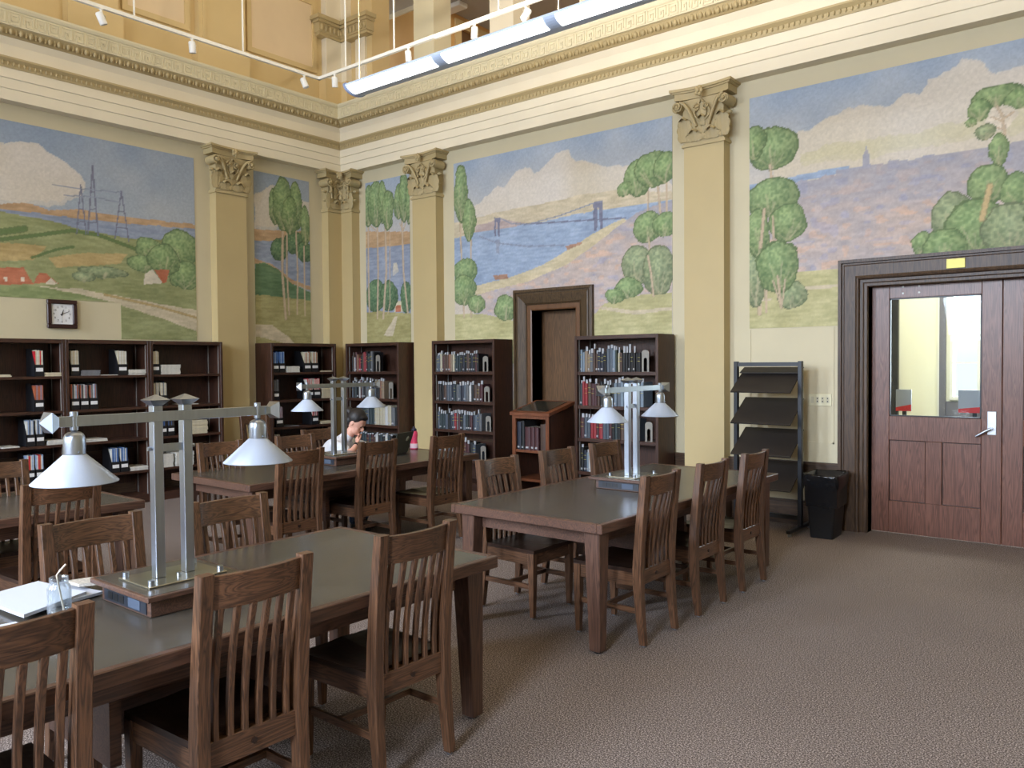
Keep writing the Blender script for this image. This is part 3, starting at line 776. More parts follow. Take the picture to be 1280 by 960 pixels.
# ------------------------------------------------------------------ niche with panelled back and heavy casing
def casing(name, x0, x1, z1, prof, mat, y=0.):
    """mitred casing; prof: list of (distance inwards from the outer edge, thickness out from wall)"""
    b = MB(); n = len(prof); secs = []
    poly = [(0.,0.)]+list(prof)+[(prof[-1][0],0.)]
    secs.append([(x0+d, y-h, 0) for d, h in poly]); secs.append([(x0+d, y-h, z1-d) for d, h in poly])
    secs.append([(x1-d, y-h, z1-d) for d, h in poly]); secs.append([(x1-d, y-h, 0) for d, h in poly])
    b.loft(secs); return b.build(name, mat)
CP = [(0,.05),(.035,.055),(.04,.035),(.055,.035),(.06,.045),(.075,.05),(.17,.03),(.175,.04),(.19,.03),(.2,.02)]
struct(casing('trim_19', 3.46, 4.68, 2.605, CP, wood('niche_casing_oak', (56,44,30), (86,68,48), 'z', .8, .42, .03, .3)))
struct(casing('trim_20', 3.655, 4.485, 2.41, [(0,.012),(.06,.012),(.075,.005),(.075,-.2)], plain('niche_inner_oak', (98,66,40), .4, noise=.15, nscale=6, stretch=(6,6,.6))))
d = struct(empty('door_1'))
MB().box((3.66,.24,0),(4.48,.27,2.45)).build('leaf', NIW['z'], d)
MB().box((3.69,.12,0),(3.705,.25,2.41)).box((4.435,.12,0),(4.45,.25,2.41)).box((3.7,.12,2.40),(4.44,.25,2.415)).build('reveal', CASE['z'], d)

# ------------------------------------------------------------------ double door with glazed leaves
struct(casing('trim_21', 7.55, 10.29, 2.64, [(0,.06),(.03,.06),(.035,.04),(.05,.04),(.06,.05),(.16,.05),(.175,.06),(.19,.055),(.20,.03),(.225,.03),(.235,.02),(.26,.02),(.27,.0)], CASE['z']))
MB_ = MB().box((7.78,-.0,0),(7.82,.13,2.45)).box((10.02,0,0),(10.06,.13,2.45)).box((7.78,0,2.43),(10.06,.13,2.47))
struct(MB_.build('trim_22', CASE['z']))
def door_leaf(name, x0, x1, handle):
    d = struct(empty(name, (x0,0,0))); W = x1-x0; y0, y1 = .10, .145
    st = .16
    f = MB(); H = 2.425
    f.box((0,y0,.01),(st,y1,H)); f.box((W-st,y0,.01),(W,y1,H))
    f.box((st,y0,.01),(W-st,y1,.315)); f.box((st,y0,.90),(W-st,y1,1.13)); f.box((st,y0,2.255),(W-st,y1,H))
    mid = W/2; f.box((mid-.07,y0,.315),(mid+.07,y1,.90))
    f.build('frame', DOORW['z'], d, bevel=.004)
    for a, b in ((st,mid-.07),(mid+.07,W-st)):
        MB().box((a+.006,y0+.016,.321),(b-.006,y1-.016,.894)).build('panel', DOORW['z'], d)
        MB().box((a,y0+.03,.315),(b,y1-.012,.90)).build('panel_gap_shade', BLACK, d)  # black sheet paints in the shadow line around each panel
    g = MB()
    for q in ((st,1.13,st+.012,2.255),(W-st-.012,1.13,W-st,2.255),(st,1.13,W-st,1.142),(st,2.243,W-st,2.255)): g.box((q[0],y0+.006,q[1]),(q[2],y0+.02,q[3]))
    g.build('glazing_bead', BLACKM, d)
    MB().box((st,.121,1.13),(W-st,.125,2.255)).build('glass', GLASSD, d)
    hx = W-.075 if handle > 0 else .075
    if handle:
        h = MB().box((hx-.035,y0-.012,.99),(hx+.035,y0,1.20)).build('lock_plate', plain('satin_plate',(196,200,206),.3,.6), d, bevel=.003)
        MB().cyl((hx,y0-.01,1.05),(hx,y0-.055,1.05),.012).tube([(hx,y0-.055,1.05),(hx-.05,y0-.06,1.02),(hx-.12,y0-.06,.975)], [.012,.011,.009]).build('handle', STEEL, h)
    if handle > 0:
        s = MB()
        for x in (.28,.42):
            for z in (2.30,2.36): s.cyl((x,y0+.002,z),(x,y0-.004,z),.009)
        s.build('screw', WHITE, d)
    return d
GLASSD = glass('door_glass', refl=.012)
door_leaf('door_2', 7.822, 8.918, 1)
door_leaf('door_3', 8.922, 10.018, 0)
struct(MB().box((8.90,.147,.02),(8.94,.157,2.42)).build('trim_26', DOORW['z']))
tag(MB().box((8.50,-.062,2.487),(8.65,-.055,2.573)).build('name_plate', BRASSY, bevel=.002), 'small blank brass plate on the head casing above the door', 'plate')

# room behind the glazed door
RY = 3.0
struct(MB().box((5,.6,-.1),(12.5,RY+.2,0)).build('floor_lobby', plain('lobby_floor',(150,140,125),.4)))
w = MB().box((5,RY,0),(7.99,RY+.15,3.6)).box((7.99,RY,0),(9.9,RY+.15,1.19)).box((9.9,RY,0),(12.5,RY+.15,3.6)).box((7.99,RY,3.2),(9.9,RY+.15,3.6)).box((12.4,.25,0),(12.5,RY,3.6)).box((5,.25,0),(5.1,RY,3.6))
struct(w.build('wall_lobby', plain('lobby_cream',(228,226,206),.6)))
struct(MB().box((5,.25,3.6),(12.5,RY,3.7)).build('ceiling_lobby', CREAM2))
struct(MB().box((7.845,RY-.05,0),(7.915,RY,3.6)).box((7.915,RY-.02,0),(9.9,RY,1.15)).build('trim_23', plain('lobby_grey_wood',(104,104,116),.4)))
struct(MB().box((7.825,RY-.04,0),(7.845,RY,3.6)).build('trim_24', WHITE))
struct(MB().box((7.255,RY-.06,0),(7.372,RY,3.6)).build('trim_25', plain('lobby_dark_trim',(34,36,44),.25)))
f = MB()
for x in (7.96,8.26,8.9,9.5): f.box((x,RY-.03,1.17),(x+.035,RY+.05,3.22))
for z in (1.17,2.10,3.15): f.box((7.96,RY-.04,z),(9.9,RY+.04,z+.04))
for z in (1.62,2.56): f.box((7.96,RY-.01,z),(9.9,RY+.02,z+.015))
struct(f.build('window_4', WHITE))
SCR = plain('grey_card',(150,158,180),.4); RED = plain('red_card',(190,30,40),.4)
for x0, x1, lb in ((8.32,8.62,'grey and red display board seen through the door glass near its lock'),(7.70,7.858,'grey and red display board seen through the door glass at its hinge side')):
    t = empty('display_board', (x0,1.5,0), label=lb, cat='display board')
    MB().box((0,0,1.10),(x1-x0,.02,1.34)).build('panel', SCR, t)
    MB().prism([(0,1.10),(x1-x0,1.10),(x1-x0,1.175),(0,1.14)], -.004, 0, 'y').build('red_band', RED, t)
    MB().box(((x1-x0)/2-.02,.03,0),((x1-x0)/2+.02,.06,1.2)).box(((x1-x0)/2-.15,-.1,0),((x1-x0)/2+.15,.2,.02)).build('stand', BLACKM, t)

# outlet plate and clock
t = empty('outlet_plate', (7.364,0,1.275), label='wide ivory outlet plate on the wall beside the black magazine rack', cat='outlet')
MB().box((-.112,-.008,-.06),(.112,0,.06)).build('plate', plain('ivory_plate',(214,206,172),.4), t, bevel=.003)
for k in range(4):
    MB().box((-.09+.05*k,-.011,-.032),(-.06+.05*k,-.007,.032)).build('socket', plain('ivory_socket',(196,188,160),.4) if k == 0 else bpy.data.materials['ivory_socket'], t)
    if k in (1,2,3): MB().box((-.080+.05*k,-.0125,.008),(-.070+.05*k,-.011,.022)).box((-.080+.05*k,-.0125,-.022),(-.070+.05*k,-.011,-.008)).build('slot', BLACK, t)
t = empty('wall_clock', (0.006,-4.178,2.28), label='square dark-framed wall clock above the magazine bookcases', cat='clock')
f = MB(); h = .165; g = .118
for q in ((-h,-h,h,-g),(-h,g,h,h),(-h,-g,-g,g),(g,-g,h,g)): f.box((0,q[0],q[1]),(.035,q[2],q[3]))
f.build('frame', plain('clock_frame_wood',(48,22,20),.35), t, bevel=.006)
MB().box((0,-g,-g),(.012,g,g)).build('dial', PAPER, t)
k_ = 0
def digits(txt, size, loc, rot, mat, parent, name='numeral', ext=.0005):
    c = bpy.data.curves.new(name, 'FONT'); c.body = txt; c.size = size; c.align_x = 'CENTER'; c.align_y = 'CENTER'; c.extrude = ext
    o = bpy.data.objects.new(name, c); COL.objects.link(o); o.location = loc; o.rotation_euler = rot; o.data.materials.append(mat)
    bpy.context.view_layer.update()
    me = bpy.data.meshes.new_from_object(o.evaluated_get(bpy.context.evaluated_depsgraph_get()))
    n_ = bpy.data.objects.new(name, me); n_.location = loc; n_.rotation_euler = rot; COL.objects.link(n_)
    bpy.data.objects.remove(o); n_.name = name
    if parent: n_.parent = parent
    return n_
for k in range(1, 13):
    a = PI/2-k*PI/6
    digits(str(k), .032, (.0135, .088*math.cos(a), .088*math.sin(a)), (PI/2,0,PI/2), BLACK, t)
def hand(ang, ln, wd): 
    b = MB(); a = PI/2-ang; d_ = Vector((0,math.cos(a),math.sin(a))); n_ = Vector((0,-d_.z,d_.y))
    p = [d_*ln+n_*wd*.5, d_*ln-n_*wd*.5, -d_*.02-n_*wd, -d_*.02+n_*wd]
    b.prism([(q.y,q.z) for q in p], .016, .018, 'x'); return b
hand(2*PI*12/60*.93, .085, .004).build('minute_hand', BLACK, t); hand(.30, .055, .006).build('hour_hand', BLACK, t); hand(PI, .075, .0015).build('second_hand', GREYMET, t)

# ------------------------------------------------------------------ bookcases
ORD = 'first second third fourth fifth sixth seventh eighth ninth tenth eleventh twelfth thirteenth fourteenth fifteenth sixteenth seventeenth eighteenth nineteenth twentieth'.split()+['twenty-%s' % s for s in 'first second third fourth fifth sixth seventh eighth ninth'.split()]
SH = [1.56, 1.17, .79, .40, .10]
def bookcase(W, D, M_, label, th=.04, back=True, slope=False):
    """local: front at y=-D, back at y=0, x 0..W"""
    t = empty('bookcase', label=label, cat='bookcase'); t.matrix_world = M_
    for x in (0, W-.035): MB().box((x,-D,0),(x+.035,0,1.975)).build('side_panel', BCW['z'], t, bevel=.003)
    MB().box((.035,-D,1.93),(W-.035,0,1.975)).build('top', BCW['x'], t, bevel=.003)
    MB().box((.035,-.015,.08),(W-.035,-.003,1.93)).build('back_panel', BCW['z'], t)
    MB().box((.035,-D+.02,0),(W-.035,-.02,.10)).build('plinth', BCW['x'], t)
    for z in SH[:4]: MB().box((.036,-D+.01,z-th),(W-.036,-.016,z)).build('shelf', BCW['x'], t, bevel=.002)
    for x in (.036, W-.040):
        for y in (-D+.05, -.09): MB().box((x,y-.006,.1),(x+.004,y+.006,1.93)).build('shelf_rail', GREYMET, t)
    return t
TR = Matrix.Translation; RZ = lambda a: Matrix.Rotation(a,4,'Z')
BOOKC = {'slate blue': (68, 76, 86), 'dark teal': (42, 54, 57), 'navy blue': (33, 37, 50), 'black': (22, 22, 24), 'dark green': (35, 47, 38), 'maroon': (66, 35, 38), 'red': (130, 36, 42), 'brown': (73, 55, 46), 'tan': (127, 111, 93), 'cream': (165, 158, 138), 'orange brown': (118, 82, 63), 'grey': (90, 92, 95), 'pale blue': (111, 125, 138), 'white': (176, 176, 175), 'blue grey': (81, 89, 99)}
BMAT = {k: plain('book_cloth_'+k.replace(' ','_'), v, .6, noise=.08, nscale=30) for k, v in BOOKC.items()}
SLIP = plain('paper_slip',(158,160,164),.7)
def book(cn, w_, h_, d_, slip, spot, gold):
    """local: spine faces -y at y=0, x 0..w, z 0..h"""
    b = MB(); n = 6; r = min(.012, w_*.35)
    pr = [(0,.006)]+[(w_*(.5-.5*math.cos(PI*i/n)), .006-r*math.sin(PI*i/n)) for i in range(1,n)]+[(w_,.006)]
    outer = pr+[(w_,d_),(w_-.003,d_),(w_-.003,.012),(.003,.012),(.003,d_),(0,d_)]
    b.prism(outer, 0, h_, 'z', 0)
    b.box((.003,.012,.004),(w_-.003,d_-.006,h_-.004), 1)
    if gold:
        for zz in gold: b.box((w_*.12,-r+.0035,h_*zz),(w_*.88,-r+.012,h_*zz+.004), 2)
    o = b.build('book', [BMAT[cn], PAPER2, BRASSY])
    if spot: MB().box((w_*.25,-r-.001,.02),(w_*.75,.004,.04)).build('spine_label', SLIP, o)
    if slip: MB().box((w_*.25,.01,h_*.5),(w_*.25+.001,.06,h_+slip)).box((w_*.25,.01,h_-.01),(w_*.95,.012,h_+slip)).build('call_slip', SLIP, o)
    return o
def place(o, M_, x, y, z, lean=0):
    o.matrix_world = M_ @ TR((x,y,z)) @ Matrix.Rotation(lean,4,'Y'); return o
def shelf_books(M_, D, z, cols, x0, x1, hs, slips, shelf, where, grp, wf=1., front=.03, k0=0):
    x = x0; n = len(cols); wa = (x1-x0)/n
    for i, cn in enumerate(cols):
        w_ = wa*(.75+.5*rnd.random())*wf; 
        if x+w_ > x1: w_ = max(.015, x1-x)
        if i == n-1: w_ = max(.015, min(w_, x1-x))
        h_ = hs[0]+(hs[1]-hs[0])*rnd.random()
        o = book(cn, w_-.001, h_, .15+.05*rnd.random(), slips*(.7+.5*rnd.random()) if slips and rnd.random() < .8 else 0, rnd.random() < .38, [.75,.55] if rnd.random() < .3 else None)
        place(o, M_, x, -D+front+rnd.random()*.012, z)
        tag(o, '%s book, %s from the corner end, %s shelf, bookcase %s' % (cn, ORD[i+k0], shelf, where), 'book', grp)
        x += w_
        if x > x1-.012: break
    return x
def bookend(M_, x, y, z, lb, h=.20, d_=.15):
    b = MB()
    # arched plate facing the aisle with an arched slot
    n = 10; hw = .045
    P = [(-hw,0),(-hw,h-.03)]+[(hw*math.cos(PI-PI*i/n)*1., h-.03+.03*math.sin(PI*i/n)) for i in range(1,n)]+[(hw,h-.03),(hw,0)]
    Q = [(.021,0),(.021,h*.55)]+[(.021*math.cos(PI*i/n), h*.55+.021*math.sin(PI*i/n)) for i in range(1,n)]+[(-.021,h*.55),(-.021,0)]
    b.prism(P+Q, -.0015, .0015, 'y'); b.box((-hw,0,0),(hw,.10,.002))
    o = b.build('bookend', plain('bookend_grey',(134,130,122),.45,.2) if 'bookend_grey' not in bpy.data.materials else bpy.data.materials['bookend_grey'])
    o.matrix_world = M_ @ TR((x,y,z)); return tag(o, lb, 'bookend')

B1 = TR((.50,-.02,0)); B3 = TR((2.31,-.02,0)); B4 = TR((4.675,-.05,0)); W1, W3, W4, BD = 1.15, 1.11, 1.10, .37
bookcase(W1, BD, B1, 'dark oak bookcase of books in the corner behind the seated person')
bookcase(W3, BD, B3, 'dark oak bookcase full of books between pilaster and niche')
bookcase(W4, BD, B4, 'dark oak bookcase of books just past the podium, beside the wide pilaster')
sb, dt, nv, bk, dg, mr_, rd, br, tn, cr, ob, gy, pb, wh, bg = 'slate blue,dark teal,navy blue,black,dark green,maroon,red,brown,tan,cream,orange brown,grey,pale blue,white,blue grey'.split(',')
wn = 'between pilaster and niche'; g_ = 'books in the bookcase between pilaster and niche'
shelf_books(B3, BD, SH[0], [bg,sb,cr,mr_,br,br,ob,tn,cr,dt,dt,dt,bk,nv,bk,br,bk,nv,bk,mr_,bk], .06, .86, (.21,.24), .035, 'top', wn, g_)
bookend(B3, .93, -BD+.04, SH[0], 'grey arched bookend on the top shelf between pilaster and niche')
shelf_books(B3, BD, SH[1], [br,bk,bk,br,sb,sb,nv,dt,gy,sb,nv,bg,gy,wh,bk,br,br,mr_,br], .06, .88, (.20,.23), .045, 'second', wn, g_)
bookend(B3, .95, -BD+.04, SH[1], 'grey arched bookend on the second shelf between pilaster and niche')
shelf_books(B3, BD, SH[2], [bg,dt,dt,dt,sb,bk,nv,sb,rd,gy,mr_,bk,bg,dt,bk,mr_,nv,bg,sb,gy], .07, .90, (.19,.23), .05, 'third', wn, g_)
bookend(B3, .97, -BD+.04, SH[2], 'grey arched bookend on the third shelf between pilaster and niche')
shelf_books(B3, BD, SH[3], [bg,bg,wh,sb,wh,bk,sb,bk,rd,mr_,mr_,bk,sb], .07, .76, (.19,.24), .05, 'fourth', wn, g_)
bookend(B3, .88, -BD+.04, SH[3], 'grey arched bookend on the fourth shelf between pilaster and niche')
wn = 'past the podium'; g_ = 'books in the bookcase past the podium'
shelf_books(B4, BD, SH[0], [pb,pb,tn,tn,gy,br,br,nv,nv,bk,bg,bg,pb,dg], .06, .56, (.20,.27), .05, 'top', wn, g_)
shelf_books(B4, BD, SH[0], [cr,br,bk,bk,bk,bk,bk,bk,bk], .57, .86, (.205,.215), .08, 'top', wn, g_, k0=14)
bookend(B4, .92, -BD+.04, SH[0], 'grey arched bookend on the top shelf past the podium', .24)
shelf_books(B4, BD, SH[1], [dt,rd,rd,br,mr_,mr_,br,bk,bk,dt,bk,bk,pb,bg,pb,bg,bg,br,cr,rd,bg,pb], .05, .93, (.24,.28), .05, 'second', wn, g_)
shelf_books(B4, BD, SH[2], [mr_,sb,sb,rd,rd,mr_,rd,sb,sb,mr_,bk,dt,bk,br,dt,bk,br,sb,sb], .06, .88, (.23,.25), .04, 'third', wn, g_)
bookend(B4, .96, -BD+.04, SH[2], 'grey arched bookend on the third shelf past the podium', .22)
shelf_books(B4, BD, SH[3], [bk,nv,pb,wh,sb,bk,nv,bk], .06, .36, (.22,.28), .04, 'fourth', wn, g_)
wn = 'in the corner'; g_ = 'books in the corner bookcase'
shelf_books(B1, BD, SH[0], [bk,br,wh,mr_,ob,rd,bk,br,rd,rd,bk,dt,bk,gy,bk], .10, .60, (.20,.30), .0, 'top', wn, g_)
bookend(B1, .68, -BD+.04, SH[0], 'pale bookend on the top shelf of the corner bookcase', .24)
shelf_books(B1, BD, SH[1], [sb,bk,dt,bk,wh,mr_,gy,bk,gy,bg,bk,nv,nv,sb,bk,bk,ob,tn], .10, .86, (.21,.27), .04, 'second', wn, g_)
bookend(B1, .95, -BD+.04, SH[1], 'pale bookend on the second shelf of the corner bookcase', .24)
shelf_books(B1, BD, SH[2], [bk,nv,dt,sb,dt,dt,cr,cr,cr,cr,wh,cr,gy], .20, 1.04, (.24,.29), .0, 'third', wn, g_)
shelf_books(B1, BD, SH[3], [bk,mr_,br,bk,dt,dt,mr_,dt,mr_,br,wh,bk,dt,bk,wh,dt,bk,sb], .10, .98, (.21,.26), .02, 'fourth', wn, g_)

# magazine bookcases on the other wall: local x runs along +y wall direction
LBD = .385
def ML(y1): return TR((.01,y1,0)) @ RZ(PI/2)     # local x -> +y, local -y -> +x
wy = [(-5.275,-4.302,'dark oak magazine bookcase at the far end, nearest the frame edge'),(-4.30,-3.322,'dark oak magazine bookcase directly under the clock'),(-3.32,-2.345,'dark oak magazine bookcase next to the ochre pilaster')]
for y0, y1, lb in wy: bookcase(y1-y0, LBD, ML(y0), lb, .03)
bookcase(1.13, LBD, ML(-1.605), 'dark oak bookcase of magazine files beside the corner, under the poplar mural', .035)
HOLD = plain('black_file_card',(20,20,24),.5)
def mag_file(y, z, w_, cols, where, n=1, dx=0.):
    """black magazine file, y = its low edge on the wall, opening slopes; seen from the room (+x)"""
    for q in range(n):
        yy = y+q*(w_/n); ww = w_/n-.004
        t = empty('magazine_file', (.38-.02+dx,yy,z), label='black magazine file '+where+(', %s of group' % ORD[q] if n > 1 else ''), cat='magazine file')
        b = MB(); D_, H_ = .24, .31; F_ = .13; th = .003
        side = [(0,0),(0,F_),(-.10,H_),(-D_,H_),(-D_,0)]
        b.prism(side, 0, th, 'y'); b.prism(side, ww-th, ww, 'y')
        b.box((-th,0,0),(0,ww,F_)); b.box((-D_,0,0),(-D_+th,ww,H_)); b.box((-D_,0,0),(0,ww,th))
        b.build('holder', HOLD, t)
        MB().box((0,ww*.12,.055),(.0015,ww*.88,.095)).build('label_card', PAPER, t)
        x = .006; k = 0
        while x < ww-.012:
            tw = min(.008+.008*rnd.random(), ww-.006-x); c = cols[k % len(cols)]; k += 1
            o = MB().box((-.21,0,0),(-.012,tw-.001,.275+.015*rnd.random())).build('magazine', PMAT(c), None, (.38-.02+dx,yy+x,z+.004))
            tag(o, '%s magazine in black file %s' % (c[0], where), 'magazine', 'magazines in the file '+where)
            x += tw
_pm = {}
def PMAT(c):
    if c[0] not in _pm: _pm[c[0]] = plain('magazine_'+c[0].replace(' ','_'), c[1], .45, noise=.12, nscale=25)
    return _pm[c[0]]
cW = ('white',(206,204,196)); cC = ('cream',(196,186,160)); cR = ('red',(190,40,50)); cO = ('rust',(170,92,62)); cB = ('blue',(70,104,160)); cG = ('grey',(120,122,128)); cM = ('mauve',(140,118,128)); cK = ('dark',(60,58,60)); cL = ('pale blue',(150,170,200))
def pile(y, z, w_, n, where, c=cW, t_=.012, dx=0., d_=.26):
    zz = z
    for i in range(n):
        h = t_*(.8+.4*rnd.random())
        o = MB().box((-d_/2,-w_/2,0),(d_/2,w_/2,h)).build('journal', PMAT(c), None, (.36-d_/2+dx+rnd.uniform(-.006,.006), y+w_/2+rnd.uniform(-.006,.006), zz+.0005), rz=rnd.uniform(-.03,.03))
        tag(o, '%s journal in pile %s' % (c[0], where), 'journal', 'journals in the pile '+where)
        zz += h+.0008
e1, e2, e3 = 'of bookcase farthest from corner', 'of bookcase under clock', 'of bookcase beside pilaster'
mag_file(-4.61, SH[0], .10, [cR,cC,cW,cC], 'on the top shelf '+e1)
pile(-4.505, SH[0], .19, 3, 'on the top shelf, near file, '+e1, cC, .013); pile(-5.05, SH[0], .20, 2, 'on the top shelf, far end, '+e1, cC)
mag_file(-4.62, SH[1], .105, [cO,cO,cM,cM], 'on the second shelf '+e1)
mag_file(-4.71, SH[2], .19, [cW,cL,cK,cL], 'on the third shelf '+e1, 2)
pile(-4.50, SH[2], .17, 4, 'on the third shelf '+e1, cW); pile(-4.95, SH[2], .17, 1, 'on the third shelf end '+e1, cW)
mag_file(-4.72, SH[3], .19, [cL,cW,cR,cO,cW], 'on the fourth shelf '+e1, 2)
mag_file(-4.235, SH[0], .105, [cC,cW,cC], 'on the top shelf, first, '+e2); mag_file(-3.70, SH[0], .12, [cC,cW,cW], 'on the top shelf, second, '+e2)
pile(-4.12, SH[0], .21, 5, 'on the top shelf, middle, '+e2, cG, .012); pile(-3.575, SH[0], .21, 5, 'on the top shelf, end, '+e2, cW, .013); pile(-3.90,SH[0],.2,1,'on the top shelf, single, '+e2, cW, .006)
mag_file(-4.24, SH[1], .31, [cO,cG,cK,cW,cL], 'on the second shelf '+e2, 3)
pile(-4.10, SH[2], .26, 3, 'on the third shelf '+e2, cW, .009)
mag_file(-3.80, SH[3], .21, [cW,cB,cB,cL,cB], 'on the fourth shelf '+e2, 2); pile(-3.575, SH[3], .22, 4, 'on the fourth shelf '+e2, cW, .011)
mag_file(-3.28, SH[0], .10, [cC,cW,cC], 'on the top shelf '+e3); pile(-3.17, SH[0], .25, 9, 'on the top shelf '+e3, cW, .013)
mag_file(-3.285, SH[1], .20, [cC,cW,cC,cG,cW], 'on the second shelf '+e3, 2); pile(-2.90, SH[1], .22, 1, 'on the second shelf '+e3, cW, .008)
mag_file(-3.20, SH[2], .20, [cK,cB,cK], 'on the third shelf '+e3, 2); pile(-2.80, SH[2], .24, 8, 'on the third shelf '+e3, cC, .02)
pile(-3.16, SH[3], .13, 8, 'on the fourth shelf, first, '+e3, cW, .02); pile(-3.0, SH[3], .24, 8, 'on the fourth shelf, second, '+e3, cW, .022)
e4 = 'of bookcase under poplar mural'
mag_file(-1.55, SH[0], .20, [cB,cB,cL,cB], 'on the top shelf, blue, '+e4, 2); mag_file(-1.03, SH[0], .26, [cC,cW,cW,cO], 'on the top shelf, pale, '+e4, 2); pile(-1.33, SH[0], .22, 5, 'on the top shelf '+e4, cW, .016)
pile(-.73, SH[0], .2, 2, 'on the top shelf, end, '+e4, cC, .008)
mag_file(-1.55, SH[1], .10, [cK,cG], 'on the second shelf, dark, '+e4); mag_file(-.99, SH[1], .25, [cW,cR,cW,cR], 'on the second shelf, red, '+e4, 2); pile(-.71, SH[1], .2, 7, 'on the second shelf '+e4, cC, .022)
mag_file(-1.52, SH[2], .13, [cM,cM,cG], 'on the third shelf, mauve, '+e4); mag_file(-.90, SH[2], .12, [cW,cR,cG], 'on the third shelf, pale, '+e4); pile(-1.33, SH[2], .2, 1, 'on the third shelf '+e4, cG, .008); pile(-.74, SH[2], .2, 3, 'on the third shelf, end, '+e4, cC, .013)
mag_file(-1.54, SH[3], .10, [cW,cW,cG], 'on the fourth shelf '+e4)
# ------------------------------------------------------------------ reading tables
def ring_table():
    t = empty('reading_table')
    hx, hy, T = .578, 1.31, .76
    b = MB(); bw = .035
    for q in ((-hx,-hy,-hx+bw,hy),(hx-bw,-hy,hx,hy),(-hx+bw,-hy,hx-bw,-hy+bw),(-hx+bw,hy-bw,hx-bw,hy)): b.box((q[0],q[1],T-.055),(q[2],q[3],T))
    b.build('top_edging', TBW['y'], t, bevel=.004)
    MB().box((-hx+bw,-hy+bw,T-.045),(hx-bw,hy-bw,T-.0015)).build('tabletop', TOPM, t)
    for sx in (-1,1):
        for sy in (-1,1):
            cx, cy = sx*(hx-.05-.0525), sy*(hy-.05-.0525)
            MB().frus((cx+sx*.012,cy+sy*.012,.012),(.036,.036),(cx,cy,T-.056),(.0525,.0525)).build('leg', TBW['z'], t, bevel=.004)
            MB().cyl((cx+sx*.012,cy+sy*.012,0),(cx+sx*.012,cy+sy*.012,.012),.022).build('glide', BLACK, t)
    a = MB()
    for s_ in (-1,1):
        a.box((s_*(hx-.13),-hy+.16,T-.15),(s_*(hx-.15),hy-.16,T-.056)); a.box((-hx+.16,s_*(hy-.13),T-.15),(hx-.16,s_*(hy-.15),T-.056))
    a.build('apron', TBW['y'], t)
    c = MB().box((-.25,-.35,.30),(.25,-.31,T-.06)).box((-.25,.31,.30),(.25,.35,T-.06)).box((-.02,-.31,.30),(.02,.31,T-.06))
    c.build('cable_box', TBW['y'], t)
    return t
TA, TB, TC, TD = (7.05,-6.63), (7.05,-3.115), (4.115,-6.86), (4.115,-3.44)
tb = ring_table(); tb.location = (*TA,0); tag(tb, 'long oak reading table nearest the camera, holding papers and a jar', 'table', 'reading tables')
copy_tree(tb, loc=(*TB,0), label='long oak reading table standing closest to the magazine rack', cat='table')
copy_tree(tb, loc=(*TC,0), label='oak reading table at the frame edge before the bookcase under the clock', cat='table')
copy_tree(tb, loc=(*TD,0), label='oak reading table where the person sits', cat='table')

